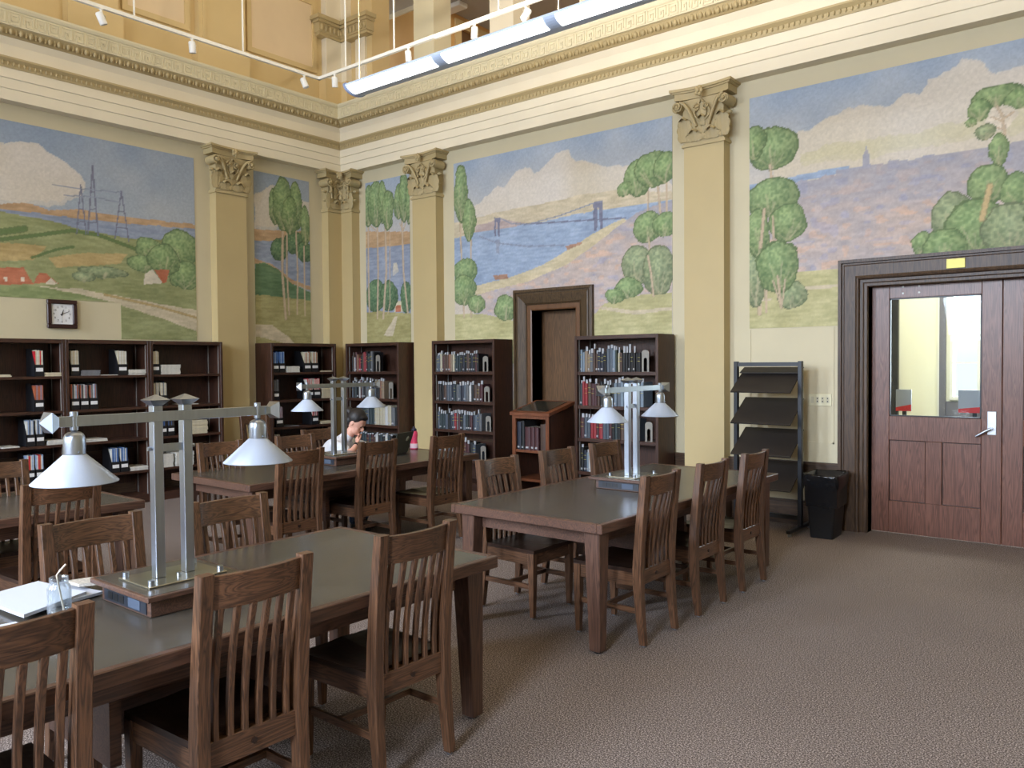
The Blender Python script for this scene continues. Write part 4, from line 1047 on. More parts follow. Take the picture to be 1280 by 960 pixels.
# ------------------------------------------------------------------ table lamps
COVERP = plain('cover_plate_blue', (64,74,90), .5)
def lamp():
    t = empty('table_lamp')
    # wooden power box
    bx = MB().box((-.19,-.19,0),(.19,.19,.062)).build('power_box', TBW['x'], t, bevel=.002)
    MB().box((-.24,-.215,.062),(.22,.215,.082)).build('box_top', TBW['y'], t, bevel=.003)
    MB().box((-.225,-.2,.0815),(.205,.2,.0835)).build('top_inlay', TOPM, t)
    for s_ in (-1,1):
        p = MB().box((-.165,s_*.19,.008),(.165,s_*.194,.056)).build('outlet_panel', BLUEGREY, t)
        for k in range(3): MB().box((-.13+.045*k,s_*.194,.018),(-.095+.045*k,s_*.1955,.046)).build('outlet', BLACK, p)
        MB().box((.03,s_*.194,.014),(.12,s_*.1955,.05)).build('cover_plate', COVERP, p)
    z0 = .0835
    MB().box((-.12,-.16,z0),(.12,.16,z0+.008)).build('base_plate', BRASSYS, t, bevel=.002)
    for sx in (-1,1):
        for sy in (-1,1): MB().cyl((sx*.10,sy*.14,z0+.008),(sx*.10,sy*.14,z0+.028),.012,n=12).build('bolt', STEEL, t)
    MB().cyl((.04,0,z0+.008),(.04,0,z0+.02),.008).build('bolt', STEEL, t)
    for s_ in (-1,1):
        p = MB().box((-.019,s_*.06-.019,z0+.008),(.019,s_*.06+.019,.755)).build('post', STEEL, t, bevel=.002)
        MB().frus((0,s_*.06,.755),(.018,.018),(0,s_*.06,.777),(.040,.040)).frus((0,s_*.06,.777),(.040,.040),(0,s_*.06,.797),(.002,.002)).build('cap', STEEL, p)
    MB().box((.006,-.045,.575),(-.006,.045,.605)).cyl((0,-.062,.59),(0,-.095,.59),.008).cyl((0,.062,.59),(0,.095,.59),.008).build('bracket', STEEL, t)
    MB().box((.019,-.42,.695),(.031,.42,.733)).build('arm', STEEL, t, bevel=.001)
    for s_ in (-1,1):
        y = s_*.37
        f = MB(); X = .025
        R = lambda yy, h: [(X-h,yy,.714-h),(X+h,yy,.714-h),(X+h,yy,.714+h),(X-h,yy,.714+h)]
        f.loft([R(s_*.405,.014),R(s_*.425,.016),R(s_*.455,.036),R(s_*.483,.002)]); f.build('finial', STEEL, t)
        sh = MB()
        n_ = 40
        prof = [(.036,.598),(.141,.500),(.1405,.497),(.139,.4985),(.034,.595)]
        sh.lathe(prof, n_, 0, True, TR((X,y,0)), caps=False)
        s2 = sh.build('shade', SHADE, t)
        sk = MB().lathe([(.0,.695),(.010,.695),(.010,.678),(.020,.676),(.029,.670),(.034,.660),(.036,.648),(.0362,.640),(.0362,.600),(.036,.596),(.0,.596)], 20, 0, True, TR((X,y,0)), caps=False)
        sk.cyl((X,y,.67),(X,y,.745),.009).cyl((X,y,.733),(X,y,.748),.014).cyl((X,y,.683),(X,y,.695),.014)
        sk.cyl((X+.034,y,.607),(X+.045,y,.607),.004).cyl((X-.034,y,.607),(X-.045,y,.607),.004)
        sk.build('socket', STEEL, t)
        MB().lathe([(.0,.595),(.014,.59),(.018,.56),(.028,.535),(.026,.515),(.0,.505)], 12, 0, True, TR((X,y,0)), caps=False).build('bulb', WHITE, t)
    return t
BRASSYS = plain('plate_steel', (166,162,146), .25, .9)
lp = lamp(); lp.location = (TA[0],-6.61,.76); tag(lp, 'two-shaded steel lamp on the table nearest the camera, beside the glass jar', 'table lamp', 'two-shaded table lamps')
copy_tree(lp, loc=(TB[0],-3.12,.76), label='two-shaded steel lamp on the table closest to the magazine rack', cat='table lamp')
copy_tree(lp, loc=(4.115,-3.43,.76), label='two-shaded steel lamp standing before the seated person', cat='table lamp')

# ------------------------------------------------------------------ slat-back chairs
def chair():
    """faces +x; rear post centre line at x=0"""
    t = empty('slat_back_chair')
    HW = .215; pw = .024
    def px(z):   # rear post centre x over height
        return .0+.035*math.sin(min(1,z/.45)*PI/2) if z < .45 else .035-.050*((z-.45)/.555)**1.35
    for s_ in (-1,1):
        rings = []
        for z in (.012,.12,.25,.36,.45,.56,.68,.80,.90,1.005):
            c = px(z); d_ = .019+.010*min(1,z/.42) if z < .42 else .029-.008*((z-.42)/.585)
            y = s_*(HW-pw+.003*(1-min(1,z/.3)))
            w_ = pw*(.80+.2*min(1,z/.3))
            rings.append([(c-d_,y-w_,z),(c+d_,y-w_,z),(c+d_,y+w_,z),(c-d_,y+w_,z)])
        lg = MB().loft(rings).build('rear_leg', CHW['z'], t, bevel=.003)
        MB().cyl((0,s_*(HW-pw),0),(0,s_*(HW-pw),.012),.012).build('glide', STEEL, lg)
    # curved top rail
    def rail(z0, z1, bow, th, y0=-(HW-2*pw+.006), n=12, name='top_rail'):
        rings = []
        for i in range(n+1):
            u = i/n*2-1; y = y0*-u; r = []
            for z, sg in ((z0,1),(z0,-1),(z1,-1),(z1,1)):
                c = px(z)-bow*(1-u*u)+.004
                r.append((c+sg*th/2, y, z))
            rings.append(r)
        return MB().loft(rings).build(name, CHW['y'], t, bevel=.002)
    rail(.882, .995, .030, .022)
    rl = rail(.352, .442, .0, .030, name='lower_rail')
    MB().cyl((px(.40)-.012,0,.397),(px(.40)-.0185,0,.397),.011,n=14).build('plug', SEATM, rl)
    for k in range(6):
        u = (k-2.5)/3.05; y = u*(HW-2*pw); rings = []
        for j in range(9):
            t_ = j/8; z = .438+(.886-.438)*t_
            c = px(z)-.030*(1-u*u)*t_**1.5+.008*math.sin(t_*PI)
            r = .0105; q = .0105
            rings.append([(c-r,y-q,z),(c+r,y-q,z),(c+r,y+q,z),(c-r,y+q,z)])
        MB().loft(rings).build('slat', CHW['z'], t, bevel=.002)
    # seat: dished board
    n = 10; v = []; f = []
    x0, x1 = .055, .475; W0, W1 = .205, .225
    for zt in (0,1):
        for i in range(n+1):
            for j in range(n+1):
                a = i/n; b = j/n*2-1; x = x0+(x1-x0)*a; hw = W0+(W1-W0)*a
                dz = -.016*math.sin(PI*min(1,a*1.05))*(1-b*b)**.6+.006*math.exp(-(b*5)**2)*a if zt else 0
                v.append((x, b*hw, (.452+dz) if zt else .428))
    m_ = (n+1)*(n+1); idx = lambda zt,i,j: zt*m_+i*(n+1)+j
    for i in range(n):
        for j in range(n):
            f.append((idx(1,i,j),idx(1,i+1,j),idx(1,i+1,j+1),idx(1,i,j+1))); f.append((idx(0,i,j),idx(0,i,j+1),idx(0,i+1,j+1),idx(0,i+1,j)))
    for i in range(n):
        f.append((idx(0,i,0),idx(0,i+1,0),idx(1,i+1,0),idx(1,i,0))); f.append((idx(0,i,n),idx(1,i,n),idx(1,i+1,n),idx(0,i+1,n)))
        f.append((idx(0,0,i),idx(1,0,i),idx(1,0,i+1),idx(0,0,i+1))); f.append((idx(0,n,i),idx(0,n,i+1),idx(1,n,i+1),idx(1,n,i)))
    MB().add(v, f, 0, False).build('seat', SEATM, t)
    for s_ in (-1,1):
        fl = MB().loft([[(.45-a,s_*.205-a,z),(.45+a,s_*.205-a,z),(.45+a,s_*.205+a,z),(.45-a,s_*.205+a,z)] for z, a in ((.012,.016),(.2,.021),(.43,.024))]).build('front_leg', CHW['z'], t, bevel=.003)
        MB().cyl((.45,s_*.205,0),(.45,s_*.205,.012),.011).build('glide', STEEL, fl)
        MB().add([(.03,s_*.188,.352),(.43,s_*.200,.352),(.43,s_*.218,.352),(.03,s_*.206,.352),(.03,s_*.188,.428),(.43,s_*.200,.428),(.43,s_*.218,.428),(.03,s_*.206,.428)],
                 [(0,3,2,1),(4,5,6,7),(0,1,5,4),(1,2,6,5),(2,3,7,6),(3,0,4,7)]).build('side_apron', CHW['x'], t)
        MB().box((.02,s_*.192,.19),(.45,s_*.208,.222)).build('stretcher', CHW['x'], t)
    MB().box((.442,-.19,.352),(.462,.19,.428)).build('front_apron', CHW['y'], t)
    MB().box((.24,-.195,.195),(.26,.195,.222)).build('cross_stretcher', CHW['y'], t)
    return t
CH = chair(); first = [True]
def put(x, y, rz, label, grp):
    if first[0]:
        first[0] = False; CH.location = (x,y,0); CH.rotation_euler = (0,0,rz); return tag(CH, label, 'chair', grp)
    return copy_tree(CH, loc=(x,y,0), rz=rz, label=label, cat='chair', group=grp)
ga, gb, gc, gd = 'chairs at the table nearest the camera', 'chairs at the table by the magazine rack', 'chairs at the table under the clock', "chairs at the person's table"
put(7.70,-7.42,PI, 'slat-back oak chair cut off by the bottom corner, in front of the papers and jar', ga)
put(7.70,-6.67,PI, 'slat-back oak chair seen from behind, just in front of the nearest lamp box', ga)
put(7.70,-5.93,PI, 'slat-back oak chair with dark top rail at the near table corner facing the open carpet', ga)
put(6.425,-6.64,.0, 'slat-back oak chair across the near table, behind the jar', ga)
put(6.425,-5.975,0, 'slat-back oak chair across the near table with blotched light top rail, past the lamp posts', ga)
put(7.70,-3.90,PI, 'slat-back oak chair seen from behind, nearest on the carpet side of the rack table', gb)
put(7.70,-3.19,PI, 'slat-back oak chair, middle one on the carpet side of the rack table', gb)
put(7.70,-2.48,PI, 'slat-back oak chair on the carpet side, next to the magazine rack', gb)
put(6.425,-3.88,0, 'slat-back oak chair across the rack table, nearest its empty end, below the full bookcase', gb)
put(6.425,-3.17,0, 'slat-back oak chair across the rack table, in front of the podium', gb)
put(6.425,-2.49,0, 'slat-back oak chair across the rack table, directly behind the lamp posts', gb)
put(4.79,-4.36,PI, "slat-back oak chair seen from behind, near side of the person's table, left of its lamp", gd)
put(4.72,-3.50,PI, "slat-back oak chair seen from behind, just in front of the open laptop", gd)
put(4.84,-2.75,PI, "slat-back oak chair at the far end of the person's table, before the full bookcase", gd)
put(3.66,-3.58,0, "slat-back oak chair across the table, immediately beside the seated person", gd)
put(3.66,-4.36,0, "slat-back oak chair across the person's table, behind the hanging lamp shade", gd)
put(3.22,-2.98,.1, 'slat-back oak chair on which the person sits', gd)
put(5.09,-6.24,PI, 'slat-back oak chair pulled out behind the large nearest lamp shade', gc)
put(3.72,-6.13,0, 'slat-back oak chair cut by the frame edge, across the table under the clock', gc)
put(.62,-2.03,0, 'slat-back oak chair standing against the wall before the ochre pilaster', 'chair by the wall')

# ------------------------------------------------------------------ magazine rack
t = empty('magazine_rack', (6.615,-.35,0), label='tall black metal magazine rack with sloping dark shelves by the pilaster', cat='magazine rack')
for x in (0, .655): MB().box((x,-.025,.06),(x+.04,.025,1.665)).build('post', BLACKM, t, bevel=.003)
MB().box((.04,-.02,1.615),(.655,.02,1.655)).build('top_bar', BLACKM, t); MB().box((.04,-.02,.115),(.655,.02,.155)).build('bottom_bar', BLACKM, t)
for x in (0,.655): 
    f_ = MB().box((x,-.33,.03),(x+.04,.28,.06)).build('foot', BLACKM, t, bevel=.003)
    MB().cyl((x+.02,-.29,0),(x+.02,-.29,.03),.018).cyl((x+.02,.25,0),(x+.02,.25,.03),.018).build('glide', STEEL, f_)
for z in (1.47,1.16,.85,.52):
    sh = MB().prism([(.17,z+.13),(-.20,z-.115),(-.205,z-.105),(-.195,z-.095),(.17,z+.137)], .045, .65, 'x').build('shelf', RACKP, t)
MB().prism([(.14,1.60),(.02,1.545),(.02,1.552),(.14,1.607)], .045, .65, 'x').build('shelf', RACKP, t)

# ------------------------------------------------------------------ waste bin
t = empty('waste_bin', (7.545,-.38,0), rz=.05, label='black plastic waste bin lined with a black bag, beside the door casing', cat='waste bin')
def rr(hx, hy, r, z, n=5):
    p = []
    for cx, cy, a0 in ((hx-r,hy-r,0),(-hx+r,hy-r,PI/2),(-hx+r,-hy+r,PI),(hx-r,-hy+r,3*PI/2)):
        for i in range(n+1):
            a = a0+PI/2*i/n; p.append((cx+r*math.cos(a), cy+r*math.sin(a), z))
    return p
b = MB(); sec = [rr(.105,.165,.03,.0),rr(.108,.168,.03,.02),rr(.15,.205,.035,.57),rr(.158,.213,.035,.575),rr(.158,.213,.035,.595),rr(.148,.203,.032,.595),rr(.10,.16,.03,.03)]
b.loft(sec, 0, True); b.build('bin', BLACK, t)
BAG = plain('black_bag_film', (16,16,18), .18, bump=.6, bscale=30)
b = MB(); secs = []
for k, (ex, z) in enumerate(((-.008,.30),(-.004,.58),(.010,.602),(.009,.585),(.008,.53),(.002,.485))):
    ring = rr(.155+ex,.21+ex,.04,z)
    secs.append([(x*(1+.02*math.sin(i*2.1+k)), y*(1+.02*math.cos(i*1.7+k)), z_+(.03*math.sin(i*1.3) if k == 5 else .008*math.sin(i*2.7))) for i,(x,y,z_) in enumerate(ring)])
b.loft(secs, 0, True, caps=False); b.build('bag', BAG, t)

# ------------------------------------------------------------------ podium stand with big volumes
t = empty('podium', (3.98,-.72,0), label='oak dictionary stand with sloping top and shelf of large volumes, before the niche', cat='podium')
PW, PD = .545, .50
ORK = {a: wood('podium_wood_'+a, (78,42,27), (122,72,46), a, 1., .38, .03) for a in 'xyz'}
for x in (0, PW-.03): MB().prism([(0,0),(PD,0),(PD,1.16),(0,1.05)], x, x+.03, 'x').build('side_panel', BCW['z'], t)
MB().box((0,-.005,.0),(.05,.02,1.05)).box((PW-.05,-.005,0),(PW,.02,1.05)).box((.05,-.005,1.01),(PW-.05,.02,1.05)).build('front_frame', ORK['z'], t)
MB().box((.03,PD-.02,0),(PW-.03,PD,1.15)).build('back_panel', ORK['z'], t)
for z in (.30,.64): MB().box((.03,0,z-.03),(PW-.03,PD-.02,z)).build('shelf', ORK['x'], t)
MB().add([(-.02,-.03,1.045),(PW+.02,-.03,1.045),(PW+.02,PD+.0,1.165),(-.02,PD,1.165),(-.02,-.03,1.085),(PW+.02,-.03,1.085),(PW+.02,PD,1.205),(-.02,PD,1.205)],[(0,3,2,1),(4,5,6,7),(0,1,5,4),(1,2,6,5),(2,3,7,6),(3,0,4,7)]).build('sloped_top', ORK['x'], t, bevel=.003)
c = MB().add([(.03,.03,1.099),(PW-.06,.03,1.099),(PW-.06,PD-.05,1.193),(.03,PD-.05,1.193),(.03,.03,1.105),(PW-.06,.03,1.105),(PW-.06,PD-.05,1.199),(.03,PD-.05,1.199)],[(0,3,2,1),(4,5,6,7),(0,1,5,4),(1,2,6,5),(2,3,7,6),(3,0,4,7)]).build('glazed_notice', plain('dark_glazed_print',(52,50,44),.15,noise=.3,nscale=14))
tag(c, 'dark glazed print lying on the sloping podium top', 'print'); c.location = (3.98,-.72,0)
for i, (x, w_, h, cn, lb) in enumerate(((.055,.06,.33,'navy blue','tall navy volume, end of the podium shelf'),(.12,.045,.34,'black','tall black volume, second on the podium shelf'),(.17,.085,.27,'maroon','thick maroon volume, first of three on the podium shelf'),(.26,.055,.27,'maroon','maroon volume, middle of three on the podium shelf'),(.32,.055,.27,'maroon','maroon volume, last of three on the podium shelf'),(.40,.09,.31,'brown','wide dark brown volume at the open end of the podium shelf'))):
    o = book(cn, w_-.002, h, .24, 0, i < 5, None); o.location = (3.98+x,-.70,.64); tag(o, lb, 'book', 'volumes in the podium')

# ------------------------------------------------------------------ items on the near table
GL = jarglass()
t = empty('glass_jar', (6.93,-6.985,.76), label='empty glass jar with screw neck and a bent drinking straw, on the near table', cat='jar')
pf = [(.0,.002),(.034,.002),(.039,.008),(.040,.02),(.040,.098),(.037,.108),(.030,.115),(.030,.118),(.033,.120),(.030,.124),(.033,.128),(.030,.132),(.032,.137),(.031,.139),(.029,.137),(.028,.118),(.036,.106),(.0375,.098),(.0375,.02),(.034,.008),(.0,.008)]
MB().lathe(pf, 28, 0, True, caps=False).build('jar', GL, t)
MB().tube([(-.012,.02,.01),(.005,.0,.09),(.014,-.012,.15),(.022,-.005,.165),(.034,.012,.188)], .0035).build('straw', plain('straw_cream',(214,200,180),.5), t)
def sheet(name, pts, z, th, mat, label, cat, bend=0):
    """thin slab over a quadrilateral, a few curled columns"""
    n = 8; v = []; f = []
    (a,b,c,d_) = [Vector((*p,0)) for p in pts]
    for k in (0,1):
        for i in range(n+1):
            for j in range(n+1):
                u, w_ = i/n, j/n; p = (a*(1-u)+b*u)*(1-w_)+(d_*(1-u)+c*u)*w_
                v.append((p.x,p.y,z+k*th+bend*(max(0,u-.6)**2)*2.5+bend*.4*(max(0,w_-.7)**2)))
    m_ = (n+1)**2; I = lambda k,i,j: k*m_+i*(n+1)+j
    for i in range(n):
        for j in range(n): f += [(I(1,i,j),I(1,i+1,j),I(1,i+1,j+1),I(1,i,j+1)),(I(0,i,j),I(0,i,j+1),I(0,i+1,j+1),I(0,i+1,j))]
        f += [(I(0,i,0),I(0,i+1,0),I(1,i+1,0),I(1,i,0)),(I(0,i,n),I(1,i,n),I(1,i+1,n),I(0,i+1,n)),(I(0,0,i),I(1,0,i),I(1,0,i+1),I(0,0,i+1)),(I(0,n,i),I(0,n,i+1),I(1,n,i+1),I(1,n,i))]
    return tag(MB().add(v, f).build(name, mat), label, cat)
WP = plain('bright_white_paper',(188,194,206),.6)
sheet('paper_pad', [(6.53,-7.12),(6.92,-7.10),(6.79,-6.83),(6.46,-6.88)], .772, .012, WP, 'thick white pad of loose sheets on the near table, behind the jar', 'paper pad', .006)
sheet('magazine', [(6.50,-7.02),(6.84,-6.98),(6.80,-6.77),(6.50,-6.80)], .7605, .011, plain('grey_cover',(170,174,184),.5,noise=.2,nscale=12), 'curled grey-edged magazine peeping out below the white pad', 'magazine', .01)
sheet('paper_sheet', [(6.86,-7.36),(7.10,-7.40),(7.04,-7.10),(6.90,-7.12)], .7605, .002, WP, 'single white sheet beside the pad on the near table', 'paper', .0)
sheet('notebook', [(6.60,-6.83),(6.70,-6.82),(6.735,-6.745),(6.63,-6.735)], .786, .012, plain('speckled_notebook',(176,170,160),.6,noise=.35,nscale=90), 'small speckled notebook resting on the magazine beside the lamp box', 'notebook')

# ------------------------------------------------------------------ laptop and bottle on the person's table
t = empty('laptop', (3.98,-2.70,.76), rz=math.radians(16), label='open laptop with dark lid and pale sticker in front of the seated person', cat='laptop')
# local: user sits at -x, lid hinges at +x side
MB().box((-.12,-.16,.002),(.12,.16,.018)).build('base', plain('laptop_grey',(60,62,66),.4), t, bevel=.004)
MB().box((-.06,-.14,.018),(.09,.14,.0195)).build('keyboard', BLACK, t)
lid = MB().box((-.003,-.16,0),(.004,.16,.225)).build('lid', plain('laptop_lid',(64,68,62),.4), t, bevel=.002); lid.location = (.125,0,.016); lid.rotation_euler = (0,.35,0)
MB().box((-.0045,-.150,.012),(-.003,.150,.215)).build('screen', plain('screen_face',(150,170,190),.2), lid)
MB().lathe([(.0,0),(.026,0),(.026,.001),(.0,.001)], 18, 0, True, TR((.0045,.07,.15)) @ Matrix.Rotation(PI/2,4,'Y') , caps=False).build('sticker', plain('sticker_pale',(150,150,130),.5), lid)
t = empty('water_bottle', (3.83,-2.20,.76), label='pink plastic water bottle with dark lid behind the laptop', cat='bottle')
MB().lathe([(.0,0),(.040,0),(.042,.01),(.040,.05),(.034,.09),(.036,.12),(.040,.15),(.036,.18),(.026,.195),(.0,.195)], 20, 0, True, caps=False).build('body', plain('pink_plastic',(226,70,110),.35), t)
MB().lathe([(.043,.012),(.0425,.06),(.041,.06),(.041,.012)],20,0,True,caps=False).build('label_band', plain('pale_pink',(216,190,206),.5), t)
MB().lathe([(.0,.19),(.028,.19),(.028,.215),(.015,.222),(.012,.24),(.0,.24)], 16, 0, True, caps=False).build('lid', plain('navy_plastic',(30,34,64),.4), t)

# ------------------------------------------------------------------ track lighting
TX, TZ = 1.82, 5.2
t = empty('track_light_rail', label='white L-shaped lighting track hung on rods below the cornice', cat='light track')
MB().box((TX,-12.5,TZ),(TX+.035,-TX,TZ+.035)).box((TX,-TX-.035,TZ),(12.5,-TX,TZ+.035)).build('track', TRACKM, t)
for p in ((TX+.017,-4.15),(TX+.017,-2.9),(2.35,-TX-.017),(3.20,-TX-.017),(4.75,-TX-.017),(6.4,-TX-.017)):
    MB().cyl((*p,TZ+.03),(*p,9.0),.010,n=8).build('rod', TRACKM, t)
MB().box((3.85,-TX-.032,TZ-.012),(4.35,-TX-.003,TZ)).build('feed_box', TRACKM, t)
def spot():
    s = empty('track_spotlight')
    MB().cyl((0,0,0),(0,0,-.045),.012).box((-.02,-.012,-.008),(.02,.012,0)).build('stem', TRACKM, s)
    h = MB(); h.lathe([(.0,.065),(.028,.062),(.036,.05),(.036,-.055),(.033,-.06),(.030,-.045),(.0,-.04)], 20, 0, True, caps=False)
    o = h.build('head', WHITE, s); o.location = (0,0,-.095)
    MB().tube([(0,-.038,-.095),(0,-.042,-.06),(0,0,-.045),(0,.042,-.06),(0,.038,-.095)], .004, 6).build('yoke', TRACKM, s)
    return s
sp = spot(); 
SPOTS = [((TX+.017,-4.48),(0.45,.0),'white track spotlight, first on the long side toward the frame edge'),((TX+.017,-3.52),(.15,.1),'white track spotlight above the pylon mural, second from the frame edge'),((TX+.017,-2.06),(.25,-.3),'white track spotlight just before the bend, on the pylon side'),
 ((2.14,-TX-.017),(.2,.2),'white track spotlight just past the bend of the track'),((3.43,-TX-.017),(.2,.1),'white track spotlight directly above the start of the long ceiling luminaire'),((4.42,-TX-.017),(.1,.15),'white track spotlight before the pale upper pier, in the middle'),((5.10,-TX-.017),(-.3,.5),'white track spotlight nearest the top frame edge')]
for i, (p, r_, lb) in enumerate(SPOTS):
    o = sp if i == 0 else copy_tree(sp)
    o.location = (*p,TZ); tag(o, lb, 'spotlight', 'track spotlights')
    for c in kids(o):
        if c.name.startswith('head'):
            c.rotation_euler = (r_[0], r_[1], 0)

# ------------------------------------------------------------------ long suspended luminaire
LX0, LY, LZ = 3.90, -3.0, 4.335
t = empty('linear_luminaire', (LX0,LY,LZ), label='long suspended fluorescent luminaire with glowing lens hung below the cornice', cat='ceiling light')
n = 14; HWD, HH = .135, .075; LEN = 4*1.215
sec = [(HWD*math.cos(PI+PI*i/n), HH*math.sin(PI+PI*i/n)+.02) for i in range(n+1)]
b = MB(); prof = [(y,z) for y,z in sec]+[(HWD-.02,.035),(-HWD+.02,.035)]
b.prism(prof, 0, LEN, 'x'); hs = b.build('housing', LUMB, t)
MB().prism([(y*1.08,z*1.15) for y,z in prof], -.015, 0, 'x').build('end_cap', plain('end_cap_blue',(150,165,200),.35), t)
for k in range(4):
    x0 = k*1.215+(.03 if k == 0 else .06); x1 = (k+1)*1.215-.06
    lens = [(y*1.02,z-.0035) for y,z in sec[1:7]]; back_ = [(y*.9,z+.01) for y,z in sec[1:7]][::-1]
    MB().prism(lens+back_, x0, x1, 'x').build('lens', LAMPE, t)
for x in (.06, 2.43, 4.80):
    MB().cyl((x,0,.03),(x,0,4.66),.004,n=6).cyl((x,0,.03),(x,0,.06),.012).build('suspension_cable', plain('cable_cream',(216,204,160),.5) if x == .06 else bpy.data.materials['cable_cream'], t)

copy_tree(t, loc=(LX0,-9.6,LZ), label='unseen second copy of the long luminaire, added to light the upper walls', cat='ceiling light')  # unseen copy behind the camera, added to brighten the upper left wall
# ------------------------------------------------------------------ seated person
SK = plain('skin', (212,158,136), .5); HAIRM = plain('dark_brown_hair', (24,17,15), .55, noise=.3, nscale=60, stretch=(1,1,.3))
TEE = plain('white_cotton', (206,208,214), .8, noise=.04, nscale=10); JEAN = plain('blue_denim', (58,78,116), .8, noise=.1, nscale=30)
per = empty('person', (3.40,-3.06,.49), rz=math.radians(25), label='seated person in a white t-shirt reading with chin on hand, dark hair tied back', cat='person')
def cap(b, p0, p1, r0, r1, n=14):
    """tapered capsule"""
    p0, p1 = Vector(p0), Vector(p1); d_ = p1-p0; q = d_.to_track_quat('Z','Y').to_matrix().to_4x4(); q.translation = p0; Ln = d_.length
    pr = [(0.,-r0)]+[(r0*math.cos(a), r0*math.sin(a)) for a in (-1.1,-.6,-.2)]+[(r0,0)]+[(r1,Ln)]+[(r1*math.cos(a), Ln+r1*math.sin(a)) for a in (.2,.6,1.1)]+[(0.,Ln+r1)]
    pr = [(max(.0005,r),z) for r,z in pr]
    b.lathe(pr, n, 0, True, q)
def fuse(b, name, mat, parent, vox=.006, it=3):
    o = b.build(name, mat, parent)
    r = o.modifiers.new('skin', 'REMESH'); r.mode = 'VOXEL'; r.voxel_size = vox; r.use_smooth_shade = True
    s = o.modifiers.new('smooth', 'SMOOTH'); s.iterations = it; s.factor = .5
    return o
HT = TR((.365,0,.595)) @ Matrix.Rotation(math.radians(38),4,'Y')   # head frame: face along +x tilted down
b = MB()
b.ell((0,0,.02),(.092,.074,.105),20,14,0,HT); b.ell((.035,0,-.045),(.058,.055,.070),16,10,0,HT); b.ell((.062,0,-.085),(.028,.028,.022),12,8,0,HT)
b.ell((.098,0,-.018),(.018,.012,.024),10,8,0,HT); b.ell((.108,0,-.030),(.010,.012,.009),10,8,0,HT)   # nose
b.ell((.084,0,-.058),(.012,.022,.007),10,8,0,HT); b.ell((.083,0,-.070),(.011,.018,.007),10,8,0,HT)      # lips
b.ell((.080,0,.022),(.014,.05,.012),10,8,0,HT)
for s_ in (-1,1): b.ell((-.005,s_*.076,-.012),(.018,.008,.030),10,8,0,HT); b.ell((.06,s_*.035,-.03),(.022,.02,.02),10,8,0,HT)
cap(b, (.25,0,.43), (.33,0,.525), .052, .048)
b.ell((.10,0,.20),(.10,.14,.16),16,12); b.ell((.21,0,.355),(.09,.155,.10),16,12); b.ell((0,0,.03),(.13,.165,.12),16,12)
def arm(sh, el, wr):
    cap(b, sh, el, .046, .036); cap(b, el, wr, .036, .023)
def handm(wr, fw, up, curl, sd):
    """palm with four unequal fingers and a thumb"""
    wr, fw, up = Vector(wr), Vector(fw).normalized(), Vector(up).normalized(); lat = fw.cross(up)*sd; up = lat.cross(fw)*sd
    for k in (-1.5,-.5,.5,1.5): cap(b, wr+lat*.008*k, wr+fw*.085+lat*.014*k, .012, .0105, 8)
    for k, ln in zip((-1.5,-.5,.5,1.5),(.058,.074,.080,.070)):
        p = wr+fw*.088+lat*.0165*k; d_ = fw.copy()
        for j, fr in enumerate((.42,.32,.26)):
            d_ = (d_*math.cos(curl)-up*math.sin(curl)).normalized(); q = p+d_*ln*fr
            cap(b, p, q, .0082-.0008*j, .0076-.0008*j, 8); p = q
    p = wr+fw*.025+lat*.026; q = p+(fw*.6+lat*.7-up*.25).normalized()*.035; cap(b, p, q, .012, .0095, 8); cap(b, q, q+(fw*.85+lat*.2-up*.2).normalized()*.030, .0092, .0078, 8)
ShR, ElR, WrR = (.22,-.165,.365), (.40,-.20,.305), (.415,-.085,.385)
ShL, ElL, WrL = (.22,.165,.365), (.42,.21,.315), (.56,.07,.305)
arm(ShR, ElR, WrR); arm(ShL, ElL, WrL)
handm(WrR, (-.30,.62,.60), (-.5,-.1,.5), .55, 1); handm(WrL, (.5,-.6,-.02), (0,0,1), .18, 1)
for s_ in (-1,1):
    cap(b, (.03,s_*.09,.02), (.40,s_*.10,.03), .080, .058); cap(b, (.40,s_*.10,.02), (.38,s_*.11,-.38), .056, .038); cap(b, (.37,s_*.11,-.43), (.50,s_*.12,-.455), .032, .026)
fuse(b, 'body', SK, per, .006, 3)
b = MB()
b.ell((.05,0,.19),(.125,.160,.16),18,12); b.ell((.12,0,.29),(.115,.165,.14),18,12); b.ell((.20,0,.355),(.105,.178,.105),18,12); b.ell((0,0,.07),(.135,.170,.11),16,10); cap(b, (.23,0,.42), (.27,0,.455), .066, .060)
for sh, el in ((ShR,ElR),(ShL,ElL)): cap(b, sh, Vector(sh).lerp(Vector(el),.62), .066, .058)
fuse(b, 'shirt', TEE, per, .007, 4)
b = MB(); b.ell((0,0,.02),(.145,.180,.115),16,10)
for s_ in (-1,1):
    cap(b, (.03,s_*.09,.02), (.41,s_*.10,.03), .092, .068); cap(b, (.41,s_*.10,.02), (.385,s_*.11,-.37), .066, .052)
fuse(b, 'jeans', JEAN, per, .009, 3)
b = MB()
for s_ in (-1,1): b.ell((.46,s_*.12,-.455),(.115,.042,.034),14,8); b.ell((.385,s_*.11,-.43),(.045,.040,.05),12,8)
fuse(b, 'shoe', plain('dark_shoe',(40,40,44),.6), per, .008, 2)
b = MB(); b.ell((-.022,0,.045),(.098,.084,.098),20,14,0,HT); b.ell((.03,0,.090),(.052,.062,.032),14,8,0,HT); b.ell((-.055,0,-.01),(.058,.072,.075),14,10,0,HT); b.ell((-.125,0,.045),(.045,.045,.042),14,10,0,HT)
fuse(b, 'hair', HAIRM, per, .006, 2)
b = MB()
for s_ in (-1,1): b.box((.083,s_*.018,.018),(.092,s_*.046,.023),0,HT)
b.build('eyebrow', HAIRM, per)
b = MB()
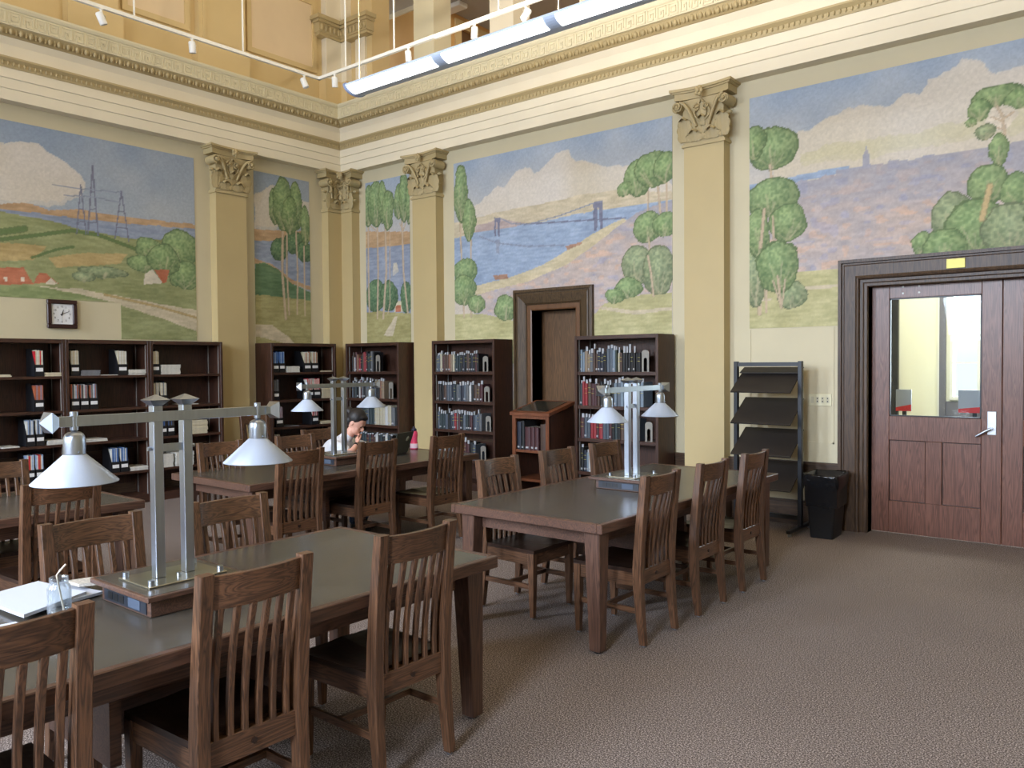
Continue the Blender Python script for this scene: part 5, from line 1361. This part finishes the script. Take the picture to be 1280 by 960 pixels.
for s_ in (-1,1): b.ell((.082,s_*.031,-.002),(.006,.013,.004),8,6,0,HT)
b.build('eye', HAIRM, per)
q_ = Vector(WrR)-Vector(ElR)
b = MB().cyl(Vector(WrR)-q_.normalized()*.03, Vector(WrR)-q_.normalized()*.008, .030, .029, 16); b.build('wristwatch', BLACK, per)

# ------------------------------------------------------------------ light
wd = bpy.data.worlds.new('sky'); S.world = wd; wd.use_nodes = True
bgn = wd.node_tree.nodes['Background']; bgn.inputs[1].default_value = 3.2
wt = wd.node_tree; wg = N(wt, 'ShaderNodeTexCoord'); wx = N(wt, 'ShaderNodeSeparateXYZ'); wr = N(wt, 'ShaderNodeValToRGB')
wt.links.new(wg.outputs['Generated'], wx.inputs[0]); wt.links.new(wx.outputs['Z'], wr.inputs[0]); wt.links.new(wr.outputs[0], bgn.inputs[0])
e_ = wr.color_ramp.elements; e_[0].position = 0.; e_[0].color = (.42,.44,.42,1); e_[1].position = .12; e_[1].color = (.80,.90,1.,1)
def area(name, loc, rot, sx, sy, power, col):
    l = bpy.data.lights.new(name, 'AREA'); l.shape = 'RECTANGLE'; l.size = sx; l.size_y = sy; l.energy = power; l.color = col
    o = bpy.data.objects.new(name, l); COL.objects.link(o); o.location = loc; o.rotation_euler = rot; return o
for i, (a, b) in enumerate(WX):
    area('window_daylight', ((a+b)/2,-14.35,(WZ0+WZ1)/2+.3), (math.radians(90-42),0,0), b-a, WZ1-WZ0-.6, 700, (.72,.83,1.)).data.spread = math.radians(130)
area('lobby_daylight', (8.9,RY+.3,2.2), (-PI/2,0,0), 1.9, 2.0, 240, (.85,.93,1.))
area('lobby_ceiling_light', (8.2,1.6,3.55), (0,0,0), 1.5, .6, 120, (1.,.95,.85))
area('warm_fill_area', (6,-6,8.9), (0,0,0), 7, 7, 25, (1.,.82,.66))  # added warm fill from overhead
area('mezzanine_lamp', (5,1.7,7.35), (0,0,0), 7, .6, 70, (1.,.88,.70))
for yy in (LY, -9.6): area('luminaire_uplight', (LX0+2.4,yy,LZ+.06), (PI,0,0), 4.6, .15, 250, (1.,.90,.80))  # uplight of the long luminaire, plus one for its added unseen copy

# ------------------------------------------------------------------ camera
cam = bpy.data.cameras.new('camera'); co = bpy.data.objects.new('camera', cam); COL.objects.link(co); S.camera = co
yaw, pitch, roll = CAMP[3], CAMP[4], CAMP[5]
d = Vector((math.cos(yaw)*math.cos(pitch), math.sin(yaw)*math.cos(pitch), math.sin(pitch)))
r = Vector((math.sin(yaw), -math.cos(yaw), 0)); u = r.cross(d)
r2 = math.cos(roll)*r+math.sin(roll)*u; u2 = -math.sin(roll)*r+math.cos(roll)*u
co.matrix_world = Matrix(((r2.x,u2.x,-d.x,CAMP[0]),(r2.y,u2.y,-d.y,CAMP[1]),(r2.z,u2.z,-d.z,CAMP[2]),(0,0,0,1)))
cam.sensor_width = 36; cam.lens = CAMP[6]/1280*36; cam.clip_start = .05
S.view_settings.view_transform = 'Standard'; S.view_settings.look = 'None'; S.view_settings.gamma = 1
S.view_settings.use_curve_mapping = False
S.view_settings.exposure = 0.0
